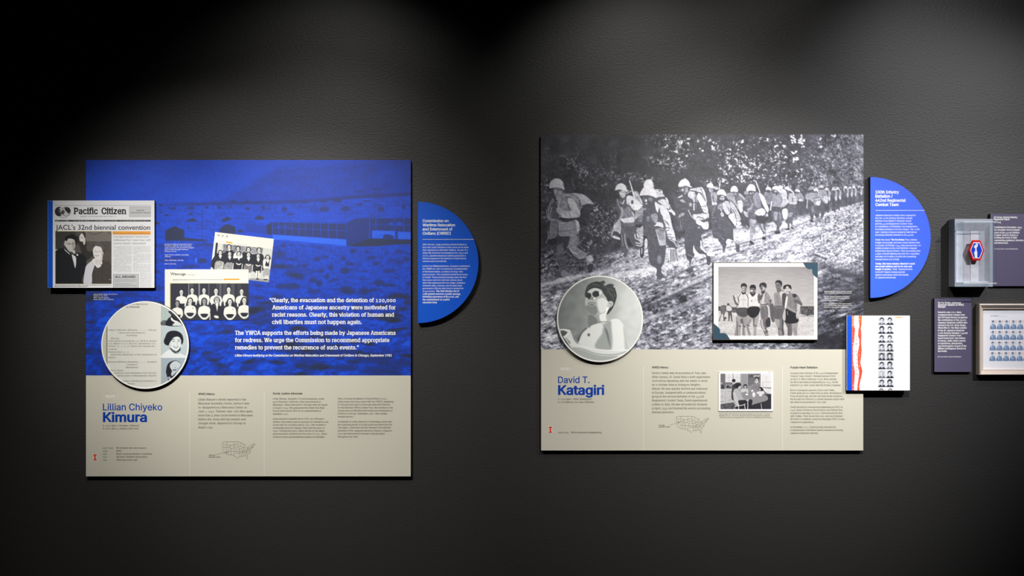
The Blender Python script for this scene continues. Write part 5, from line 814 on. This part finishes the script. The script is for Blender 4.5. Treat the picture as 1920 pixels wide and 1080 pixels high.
words('paragraph', f, 3., 'r', ['170 690 265|Lillian Kimura, daughter of Issei immigrants, grew', '170 657 296|up in Glendale, California. After incarceration at', '170 726 326|Manzanar, Lillian relocated to Chicago with her family', '170 693 357|in August 1945. She graduated from Hyde Park High', '170 659 387|School and entered UIUC as an undergraduate in', '170 328 418|September 1947.', "170 692 468|Lillian enjoyed collegiate life at UIUC, as a Women's", '170 732 499|Athletic Association sports manager for badminton and', '170 705 529|social chair for a housing unit in 1950. She received a', '170 693 560|scholarship from the Campus Chest and the class of', '170 696 590|1950. Contributing back, Lillian served on the senior', '170 720 620|announcements committee for the class of 1951, which', '170 698 651|collected funds and established several scholarships.'], dL+E2, M_text, pl)
words('paragraph', f, 3., 'r', ['827 1328 264|After receiving her Master of Social Work in 1954,', '827 1393 294|Lillian began her long career with the YWCA, beginning', '827 1360 324|in Chicago and rising to Associate Executive Director', '827 1385 355|for the National YWCA in New York. She testified at the', '827 1382 385|Commission on Wartime Relocation and Internment of', '827 1324 415|Civilians in Chicago, September 1981. (See closing', '827 988 446|remarks above.)', "827 1377 497|A hallmark of Lillian Kimura's outstanding career was", '827 1377 527|her continual pursuit of social justice and advocacy for', '827 1363 557|civil rights. Lillian was the first woman to be elected', '827 1375 588|president of the Japanese American Citizens League in', "827 1303 618|1992 and advocated for women's and gay rights", '827 1037 649|throughout her term.'], dL+E2, M_text, pl)
# ---------------------------------------------------------------- newspaper placard
dN = .030; t = thing('newspaper_placard', 'raised placard printed as a newspaper front page over the top left of the blue panel', 'placard', W(189, 540, dL))
slab('board', rect(89.5, 376, 289.5, 539.6), dL+.001, dN, M_rim, M_bronze, t); flat('edge_band', [rect(89.9, 376.4, 99, 539.2)], dN+E1, M_blue, t, label='blue printed band on the left edge')
slab('standoff_block', rect(100, 390, 160.5, 528), 0, dL+.001, M_black, M_black, t)
c, a = paint_newspaper(); printed('newspaper_page', c, a, dN+E1, M_photo, t)
f = (80, 360, 5.4); words('masthead', f, 11.6, 'P', ['313 560 223|Pacific', '595 848 223|Citizen'], dN+E2, M_ink, t)
words('issue_note', f, 2.6, 'b', ['948 1028 192|Special', '888 1085 215|Convention Issue'], dN+E2, M_grey_t, t); words('headline', f, 9., 'G', ["132 1088 382|JACL's 32nd biennial convention"], dN+E2, M_ink, t)
words('subheading', f, 3.6, 'g', ['716 1085 427|Kimura wins presidency', '716 1080 460|reorganization resolution', '716 1092 495|defeated for now but will', '716 1040 528|come back retooled'], dN+E2, M_grey_t, t); words('box_heading', f, 3.8, 'b', ['733 940 868|ALL ABOARD'], dN+E2, M_ink, t)
# ---------------------------------------------------------------- round placards
def round_placard(label, cx, cy, r, cv, arr, m):
    o = thing('round_placard', label, 'placard', W(cx, cy+r, dL)); slab('board', circle(cx, cy, r), dL+.0024, .027, M_rim, M_brown, o); printed('printed_picture', cv, arr, .027+E1, m, o, circ=(cx, cy, r-2.3))
    n = 96; V, F = [], []
    for i in range(n):
        t_ = i*2*math.pi/n
        for rr, dd in ((r-.4, .0271), (r-.6, .0277), (r-2.6, .0277), (r-2.9, .0272)): V.append(W(cx+rr*math.cos(t_), cy+rr*math.sin(t_), dd))
    for i in range(n):
        for j in range(3): a_, b_ = i*4+j, ((i+1) % n)*4+j; F.append((a_, b_, b_+1, a_+1))
    obj('rim', V, F, M_rim, o, label='white rim'); return o
c, a = paint_yearbook(); rp = round_placard('round white-rimmed placard showing a yearbook page with small portraits on the blue panel', 272, 647, 82.6, c, a, M_photo)
f = (180, 550, 5.684)
words('page_lettering', f, 2.5, 'r', ['^'.join(['318 467 152|', 'Rois University']), '130 250 397|Lillian Ch', '250 435 397|iyeko Kimura', '440 550 397|..............', '557 643 397|^IChicago', '243 522 427|Liberal Arts and Sciences', '322 440 455|^IPsychology', '155 247 486|Wescoga', '130 643 514|Illini Union Committee (1); W.A.A. Board', '130 640 542|(2); Major I (1); W.A.A. Numerals (2);', '130 637 570|W.A.A. (1, 2, 3, 4); Navy Pier Alumni As-', '130 222 602|sociation', '130 347 632|Honors Day (1, 2)', '155 643 660|Navy Pier Extension of the University of', '130 205 690|Illinois', '130 445 737|Richard William Kinsberg', '450 540 737|............', '547 643 737|^IRockford', '327 437 766|Commerce', '317 448 795|^IManagement', "155 290 828|Son's Home", '190 643 855|ountancy Club; Marketing Club; Society', '222 643 884|Advancement of Management; Spanish', '285 643 940|ollege; Galesburg Extension of', '335 410 970|Illinois', '375 552 122|^Ig in Agriculture'], .027+E2, M_text, rp)
# ---------------------------------------------------------------- half-round text boards
def half_round(label, x0, cy, r, m):
    o = thing('half_round_placard', label, 'placard', W(x0, cy+r, 0)); pts = [(x0, cy+r)]+[(x0+r*math.sin(t_), cy-r*math.cos(t_)) for t_ in np.linspace(0, math.pi, 72)][::-1][1:-1]+[(x0, cy-r)]
    slab('board', pts, 0, .020, m, M_black, o); return o
M_blue2 = material('bright_blue_print', (54, 98, 232), .42, .5, var=.01)
h1 = half_round('blue half-round placard between the two panels, headed Commission on Wartime Relocation', 783.4, 492, 114, M_blue); d = .020+E1
words('heading', (780, 400, 10.8), 5.1, 'b', ['133 660 178|Commission on', '133 790 263|Wartime Relocation', '133 738 347|and Internment of', '133 703 432|Civilians (CWRIC)'], d, M_white, h1); stroke('rule_line', [[(792.3, 448.7), (888.4, 448.7)]], .8, d, M_line, h1)
words('paragraph', (780, 400, 10.8), 2.9, 'r', ['133 1027 645|After the war, camp survivors moved forward as', '133 1062 702|best they could. Survivors often chose not to share', '133 1047 758|their experiences with their children. As part of a', '133 1047 815|rising tide of protest movements in the 1960s and', '133 1005 872|1970s, Japanese American activists pushed for a', '133 1012 928|federal response to the injustices of their forced', '133 622 984|removal and incarceration.', '133 1088 1082|Led by four Nikkei politicians, Congress established', '133 1042 1139|the CWRIC in 1980 to review the constitutionality', '133 950 1195|of the incarceration, as well as its long-term', '133 1045 1252|repercussions. The committee invited incarcerees', '133 1023 1309|to testify. These national hearings were the first', '133 940 1365|time many survivors had ever spoken about', '133 992 1422|what they experienced in the camps. Audience', '133 935 1478|members wept, cheered, and shouted down', '133 958 1534|government officials who tried to defend the', '133 385 1590|incarceration.'], d, M_white, h1)
words('bold_paragraph', (780, 400, 10.8), 3.1, 'R', ['405 873 1590|The Civil Liberties Act of', '133 905 1647|1988 granted survivors a public apology,', '133 865 1704|individual reparations of $20,000, and', '133 685 1762|the establishment of a public', '133 430 1819|education fund.'], d, M_white, h1)
h2 = half_round('blue half-round placard right of the soldiers panel, headed 100th Infantry Battalion', 1631.8, 445.2, 113.6, M_blue2)
words('heading', (1620, 320, 4.32), 5.5, 'b', ['92 283 185|100th Infantry', '92 232 218|Battalion /', '92 338 252|442nd Regimental', '92 280 286|Combat Team'], d, M_white, h2); stroke('rule_line', [[(1641.3, 394.5), (1733.6, 394.5)]], .8, d, M_line, h2)
words('paragraph', (1630, 395, 13.5), 3., 'r', ['150 1170 135|Japanese American soldiers were segregated', '150 1095 207|into the 100th Infantry Battalion (mainly', "150 1060 277|draftees from Hawai'i's National Guard)", '150 1097 349|and the 442nd Regimental Combat Team', '150 1225 419|(a combination of Hawaiians and mainlanders,', '150 1270 490|including volunteers from the camps). The 100th', '150 1200 562|saw 7 months of heavy combat in Italy before', '150 1125 632|becoming officially attached to the 442nd.', '150 525 755|Under the motto', '930 1210 755|the soldiers', '150 1280 827|fought unceasingly and were rarely allowed time', '150 1302 898|to recover. In October 1944, they rescued over 200', '150 1203 967|soldiers known as the Lost Battalion, trapped', '150 1295 1037|behind Nazi lines in France. They succeeded after', '150 1268 1108|6 days of brutal fighting and over 800 casualties', '150 1181 1178|and went on to play a crucial role in pushing', '150 763 1251|German forces out of Italy.', '585 1090 1500|Their "demonstration', '150 905 1571|in blood" helped change popular', '150 995 1642|opinion back home about the loyalty', '150 680 1712|of Japanese Americans.'], d, M_white, h2)
words('bold_paragraph', (1630, 395, 13.5), 3.1, 'R', ["150 1153 1361|Today, this team remains America's most", '150 1080 1431|decorated military unit for its size and', '150 560 1500|length of service.'], d, M_white, h2)
words('bold_motto', (1630, 395, 13.5), 3.1, 'R', ['548 918 755|"Go For Broke,"'], d, M_white, h2)
# ---------------------------------------------------------------- right exhibit panel
pr = thing('exhibit_panel', 'black and white soldiers exhibit panel headed David T. Katagiri, right of centre', 'exhibit panel', W(1316, 845, 0))
slab('board', rect(1014.5, 252.4, 1618.8, 844.8), 0, dL, M_beige, M_black, pr)
c, a = paint_soldiers(); printed('background_photograph', c, a, dL+E1, M_print, pr, label='black and white photograph of soldiers marching along a muddy track')
f = (1010, 670, 5.685); tagbox(1045.7, 685.5, 1074.2, 699, f, '233 337 138|NISEI', dL+E2, pr)
words('name_heading', f, 12., 'm', ['207 542 273|David T.'], dL+E2, M_name, pr); words('surname_heading', f, 17.2, 'B', ['207 700 397|Katagiri'], dL+E2, M_name, pr)
words('life_dates', f, 2.8, 'r', ['207 565 452|b. 1925 April 1 (Kent, Washington)', '207 590 484|d. 2015 March 5 (La Jolla, California)'], dL+E2, M_text, pr); words('timeline', f, 2.9, 'r', ['205 320 808|1948–1951', '348 670 808|BS in mechanical engineering'], dL+E2, M_text, pr)
emblem(1028.6, 800, 1035.4, 811.4, dL+E2, pr); stroke('divider_line', [[(1206.5, 687), (1206.5, 844.6)]], .9, dL+E1, M_line, pr); stroke('divider_line', [[(1467.2, 687), (1467.2, 844.6)]], .9, dL+E1, M_line, pr)
words('section_heading', f, 3.7, 'b', ['1207 1383 117|WWII History'], dL+E2, M_head, pr)
words('paragraph', f, 3.8, 'r', ["1207 1790 177|David's family was incarcerated at Tule Lake.", '1207 1828 219|After turning 18, David filed a draft registration', '1207 1800 260|card before departing with his family to work', '1207 1725 302|on a chicken farm in Arlington Heights,', '1207 1798 344|Illinois. He was quickly drafted and stationed', '1207 1780 386|in Europe. Assigned with a communications', '1207 1762 427|group in the second battalion of the 442nd', '1207 1798 469|Regimental Combat Team, David experienced', '1207 1798 511|combat in Italy. He was wounded by shrapnel', '1207 1830 553|in April 1945 and finished his service processing', '1207 1443 594|German prisoners.'], dL+E2, M_text, pr)
usmap(1220, 770, 16, dL+E2, pr, (1271.7, 792.2), [(1255, 797.5), (1268, 793.3)], (1220, 770, 16), ['240 420 447|Tule Lake', '240 578 498|Relocation Center'])
f = (1330, 670, 5.684); words('section_heading', f, 3.9, 'b', ['863 1153 118|Purple Heart Battalion'], dL+E2, M_head, pr)
words('paragraph', f, 3., 'r', ['863 1370 176|A purple heart veteran of the 442nd Regimental', '863 1347 208|Combat Team, David T. Katagiri entered UIUC', '863 1353 240|on the G.I. Bill in February 1948. After earning', '863 1370 272|his BS in mechanical engineering in 1951, David', '863 1402 304|enjoyed a 35-year career with the Boeing Company.', '863 1338 358|Born to immigrant parents Chuzo and Yeiko,', '863 1415 389|David grew up on a dairy farm in Kent, Washington.', '863 1423 421|From an early age, he built and flew model airplanes.', '863 1438 453|He brought an Ohlsson 60 model airplane engine with', '863 1250 485|him when incarcerated in Tule Lake.', '863 1420 538|David enrolled in mechanical engineering at UIUC in', '863 1420 570|1948, where Professor Seichi Konzo had shifted from', '863 1420 602|research to teaching. In 1950, David married his first', '863 1420 634|wife Yukiko. They raised two sons, and one followed', "863 1443 666|his father's academic career by attending UIUC to earn", '863 1113 698|a degree in engineering.', '863 1350 751|In November 2011, David proudly attended the', '863 1423 783|Congressional Gold Medal award ceremony honoring', '863 1163 815|Japanese American veterans.'], dL+E2, M_text, pr)
words('picture_credit', f, 1.8, 's', ['105 650 608|David (seated, left) with family members resettled from Tule Lake to Arlington', '105 643 627|Heights. January 6, 1945. War Relocation Authority Photographs of Japanese', '105 672 646|American Evacuation and Resettlement. Courtesy of UC Berkeley, Bancroft Library.'], dL+E2, M_text, pr)
words('picture_credit', (1540, 540, 21.6), 1.8, 's', ['125 1250 155|Background: The 442nd in France, October', '125 1225 222|1944. Courtesy of the National Archives.', '125 1150 370|Far left: Katagiri (seated) by the water,', '125 1145 440|early summer of 1945. Courtesy Densho', '125 690 513|and Katagiri Collection.', '125 1230 655|Left: Katagiri (center) with other members', '125 1270 725|of his ROTC buddies (late summer of 1945).', '125 1110 798|Densho, Bosworth Collection.', '125 560 945|Below: 1951 Illio.'], dL+E2, M_white, pr)
c, a = paint_family(); fp = slab('family_photograph', rect(1347.5, 697.5, 1449.5, 771), dL, dL+.003, M_rim, M_rim, pr, bev=.0003, label='small white-bordered photograph of a family in a kitchen'); printed('printed_picture', c, a, dL+.0032, M_photo, fp)
# ---------------------------------------------------------------- placards on the right panel
c, a = paint_portrait(); round_placard('round white-rimmed placard with a bare-chested man in sunglasses on the soldiers panel', 1125, 598, 81.4, c, a, M_photo)
dF = .030; t = thing('photograph_placard', 'raised placard with a beach photograph of five men, dark mount corners', 'placard', W(1435, 637, dL)); slab('board', rect(1337.2, 491.6, 1533.6, 637.6), dL+.001, dF, M_bronze, M_bronze, t)
c, a = paint_friends(); printed('printed_picture', c, a, dF+E1, M_photo, t)
dC = .030; t = thing('yearbook_placard', 'raised white placard with rows of tiny yearbook portraits and orange Class of 1951 bands', 'placard', W(1646, 732, dL)); slab('board', rect(1587.4, 591.6, 1706.2, 732.2), dL+.001, dC, M_rim, M_bronze, t)
slab('standoff_block', rect(1621, 600, 1696, 724), 0, dL+.001, M_black, M_black, t)
c, a = paint_class(); printed('yearbook_page', c, a, dC+E1, M_photo, t)
words('lettering', (1580, 580, 6.75), 4., 'g', ['188 208 %d|%s' % (y, ch) for y, ch in ((828, 'C'),)], dC+E2, M_ink, t, -math.pi/2) if 0 else None
acc = []
for y, ch in ((828, 'C'), (775, 'l'), (738, 'a'), (690, 's'), (645, 's'), (583, 'o'), (540, 'f'), (468, '1'), (448, '9'), (395, '5'), (345, '1')): set_line(1580+187/6.75, 0, 580+y/6.75, 3.9, ch, 'G', acc, -math.pi/2)
V = np.concatenate([q[0] for q in acc]); T = np.concatenate([q[1] for q in acc]); obj('lettering', [W(x, y, dC+E2+l*1e-5) for x, y, l in V], T, M_ink, t)
# ---------------------------------------------------------------- plum labels
l1 = thing('text_label', 'plum label headed US Army 442nd Infantry Regiment Patch, beside the acrylic case', 'label', W(1925, 537, 0)); slab('board', rect(1856.8, 400.5, 2010, 536.5), 0, .012, M_plum, M_black, l1); d = .012+E1; f = (1850, 395, 12.7)
words('heading', f, 3.4, 'b', ['172 733 178|US Army 442nd Infantry', '172 545 228|Regiment Patch'], d, M_white, l1)
words('paragraph', f, 3.1, 'R', ['172 340 293|ca. 2005', '178 845 413|Established in December 1943,', '178 787 474|the shoulder sleeve insignia', '178 785 540|patch of the 442nd Infantry', '178 745 600|Combat Team is Liberty, is', '178 723 660|holding the torch of light', '178 885 724|representing guidance, freedom,', '178 517 785|and democracy.'], d, M_white, l1); words('lender_note', f, 2.3, 'r', ['178 750 923|On loan from Jason Finkelman.'], d, M_white, l1)
l2 = thing('text_label', 'plum label headed Go For Broke, left of the framed stamps', 'label', W(1787, 697, 0)); slab('board', rect(1751.8, 559.5, 1821.6, 697.5), 0, .012, M_plum, M_black, l2); f = (1740, 550, 6.355)
words('heading', f, 3.3, 'b', ['118 393 121|Go For Broke: Japanese', '118 427 147|American Soldiers of WWII', '118 208 170|Stamps'], d, M_white, l2)
words('paragraph', f, 3.1, 'R', ['118 398 234|Issued in June 2021, these', '118 440 265|commemorative stamps from', '118 470 296|the US Postal Service recognizes', '118 455 327|the contributions of the 33,000', '118 468 358|Japanese American soldiers who', '118 447 389|served in the U.S. Army during', '118 462 420|World War II. The Nisei soldiers', '118 433 451|in the all-Japanese American', '118 470 482|100th Infantry Battalion / 442nd', '118 398 512|Regimental Combat Team', '118 443 543|faced brutal front-line battles', '118 447 574|in Europe, while others served', '118 415 605|as translators, interpreters,', '118 457 636|and interrogators as part of the', '118 452 667|Military Intelligence Service in', '118 230 698|the Pacific.'], d, M_white, l2); words('lender_note', f, 2.4, 'r', ['115 400 762|On loan from Jason Finkelman.'], d, M_white, l2)
# ---------------------------------------------------------------- framed sheet of stamps
fr = thing('picture_frame', 'silver brown picture frame around a sheet of stamps at the right edge', 'picture frame', W(1925, 703, 0)); X0, Y0, X1, Y1 = W(1830, 569.5, 0)[0], W(0, 702, 0)[2], W(2010, 0, 0)[0], W(0, 569.5, 0)[2]
prof = [(0, 0), (0, .024), (.001, .026), (.003, .027), (.0055, .0262), (.016, .0135), (.019, .0135), (.0195, .012), (.0195, .004)]
cor = [(X0, Y0, 1, 1), (X1, Y0, -1, 1), (X1, Y1, -1, -1), (X0, Y1, 1, -1)]
for i in range(4):
    a_, b_ = cor[i], cor[(i+1) % 4]; V = [(c_[0]+c_[2]*w_, -d_, c_[1]+c_[3]*w_) for c_ in (a_, b_) for w_, d_ in prof]; n = len(prof); obj('frame_rail', V, [(j, n+j, n+j+1, j+1) for j in range(n-1)]+[tuple(range(n))[::-1], tuple(range(n, 2*n))], M_wood, fr)
k0, k1 = .0190, .0045; bx0, bz0, bx1, bz1 = X0+k0, Y0+k0, X1-k0, Y1-k0
box('backing_board', (bx0, -k1, bz0), (bx1, 0, bz1), M_rim, parent=fr); box('glazing', (bx0, -.0125, bz0), (bx1, -.0105, bz1), M_clear, parent=fr, label='clear glazing')
st = thing('stamp_sheet', 'white sheet with rows of blue soldier stamps inside the silver brown frame', 'stamps', W(1914, 694, k1)); ss_ = slab('sheet', rect(1843.8, 578.3, 1990, 696.5), k1, .0052, M_rim, M_rim, st, bev=.0001); c, a = paint_stamps(); printed('stamp_print', c, a, .0054, M_photo, ss_)
# ---------------------------------------------------------------- acrylic case with the shoulder patch
cs = thing('display_case', 'wall-mounted grey display case with a clear acrylic cover holding a red and blue patch', 'display case', W(1820, 537, 0)); dB = .050
x0, z1, _ = W(1790.2, 410.5, dB)[0], W(0, 410.5, dB)[2], 0; x1, z0 = W(1861.5, 0, dB)[0], W(0, 537.5, dB)[2]
bw = .0105; ix0, ix1, iz0, iz1 = x0+bw*.55, x1-bw*1.1, z0+bw*1.5, z1-bw*1.7; dR = dB-.014
jx0, jx1, jz0, jz1 = ix0+.002, ix1-.012, iz0+.004, iz1-.026
V = [(x, -y, z) for y in (0, dB) for x, z in ((x0, z0), (x1, z0), (x1, z1), (x0, z1))]+[(x, -dB, z) for x, z in ((ix0, iz0), (ix1, iz0), (ix1, iz1), (ix0, iz1))]
F = [(0, 1, 5, 4), (1, 2, 6, 5), (2, 3, 7, 6), (3, 0, 4, 7), (4, 5, 9, 8), (5, 6, 10, 9), (6, 7, 11, 10), (7, 4, 8, 11), (3, 2, 1, 0)]
obj('case_body', V, F, M_casegrey, cs)
V = [(x, -dB, z) for x, z in ((ix0, iz0), (ix1, iz0), (ix1, iz1), (ix0, iz1))]+[(x, -dR, z) for x, z in ((jx0, jz0), (jx1, jz0), (jx1, jz1), (jx0, jz1))]
obj('linen_lining', V, [(0, 1, 5, 4), (1, 2, 6, 5), (2, 3, 7, 6), (3, 0, 4, 7)], M_felt, cs, label='sloping light grey linen sides')
xs = [0, .26, .5, .52, .78, .8, 1.]; ds = [0, .0006, .0006, .003, .003, .0006, 0]; wI = jx1-jx0
V = [(jx0+wI*x, -dR-q, z) for z in (jz0, jz1) for x, q in zip(xs, ds)]; n = len(xs); obj('linen_backing', V, [(i, i+1, n+i+1, n+i) for i in range(n-1)], [M_felt, M_felt_shade], cs, mi=[0, 1, 0, 0, 1, 1], label='flat linen back, light and shade painted and shaped into it as strips')  # strip tones and fold imitate light and shade falling through the acrylic
# acrylic cover: five sheets
g = .0026; ax0, ax1, az0, az1 = ix0+.004, ix1+.001, iz0-.004, iz1+.004; dA = .098
for nm, p, q in (('acrylic_front', (ax0, -dA, az0), (ax1, -dA+g, az1)), ('acrylic_side', (ax0, -dA+g, az0), (ax0+g, -dB, az1)), ('acrylic_side', (ax1-g, -dA+g, az0), (ax1, -dB, az1)), ('acrylic_top', (ax0+g, -dA+g, az1-g), (ax1-g, -dB, az1)), ('acrylic_bottom', (ax0+g, -dA+g, az0), (ax1-g, -dB, az0+g))): box(nm, p, q, M_clear if nm == 'acrylic_front' else M_edge, parent=cs, label='clear acrylic sheet')
M_glint = clear('painted_glint_rim', (1, 1, 1), .42)  # white mixed in paints the bright glint of the cover edge
for nm, p, q in (('cover_glint', (ax0-.001, -dA-.0006, az0-.001), (ax1+.001, -dA+.0016, az0+.0022)), ('cover_glint', (ax0-.001, -dA-.0006, az1-.0016), (ax1+.001, -dA+.0016, az1+.001))): box(nm, p, q, M_glint, parent=cs, label='bright glint painted along the edge of the acrylic cover')
pt = thing('shoulder_patch', 'embroidered hexagonal patch, white torch hand on blue with red border, inside the acrylic case', 'patch', W(1832, 489, dR)); dp = .060
def hexa(s): cx, cy = 1831.6, 469.4; return [(cx-7.9*s, cy-19*s), (cx+6.6*s, cy-19*s), (cx+14.4*s, cy), (cx+6.6*s, cy+19*s), (cx-7.9*s, cy+19*s), (cx-15.2*s, cy)]
slab('mount_block', rect(1826, 462, 1837, 477), dR, dp-.006, M_felt_shade, M_felt_shade, pt); slab('backing', hexa(1.), dp-.006, dp, M_red, M_red, pt, bev=.0015, label='red embroidered border'); slab('white_border', hexa(.80), dp-.001, dp+.0008, M_wt, M_wt, pt, bev=.0004); slab('blue_field', hexa(.71), dp, dp+.0014, M_bt, M_bt, pt, bev=.0003, label='blue embroidered field')
def Z(s): v = [float(q) for q in s.split()]; return [(1760+v[i]/6.355, 390+v[i+1]/6.355) for i in range(0, len(v), 2)]
slab('torch_hand', Z('432 600 428 560 420 535 432 515 446 500 458 515 462 535 460 560 462 600'), dp+.001, dp+.0026, M_wt, M_wt, pt, bev=.0004, label='white embroidered arm'); slab('torch_handle', Z('436 512 434 480 420 470 424 450 440 438 458 430 470 445 464 462 452 474 454 512'), dp+.001, dp+.0022, M_wt, M_wt, pt, bev=.0004, label='white embroidered hand and torch'); slab('torch_flame', Z('440 440 444 424 454 420 458 428 466 424 470 436 462 446'), dp+.001, dp+.0030, M_wt, M_wt, pt, bev=.0003, label='white embroidered flame')
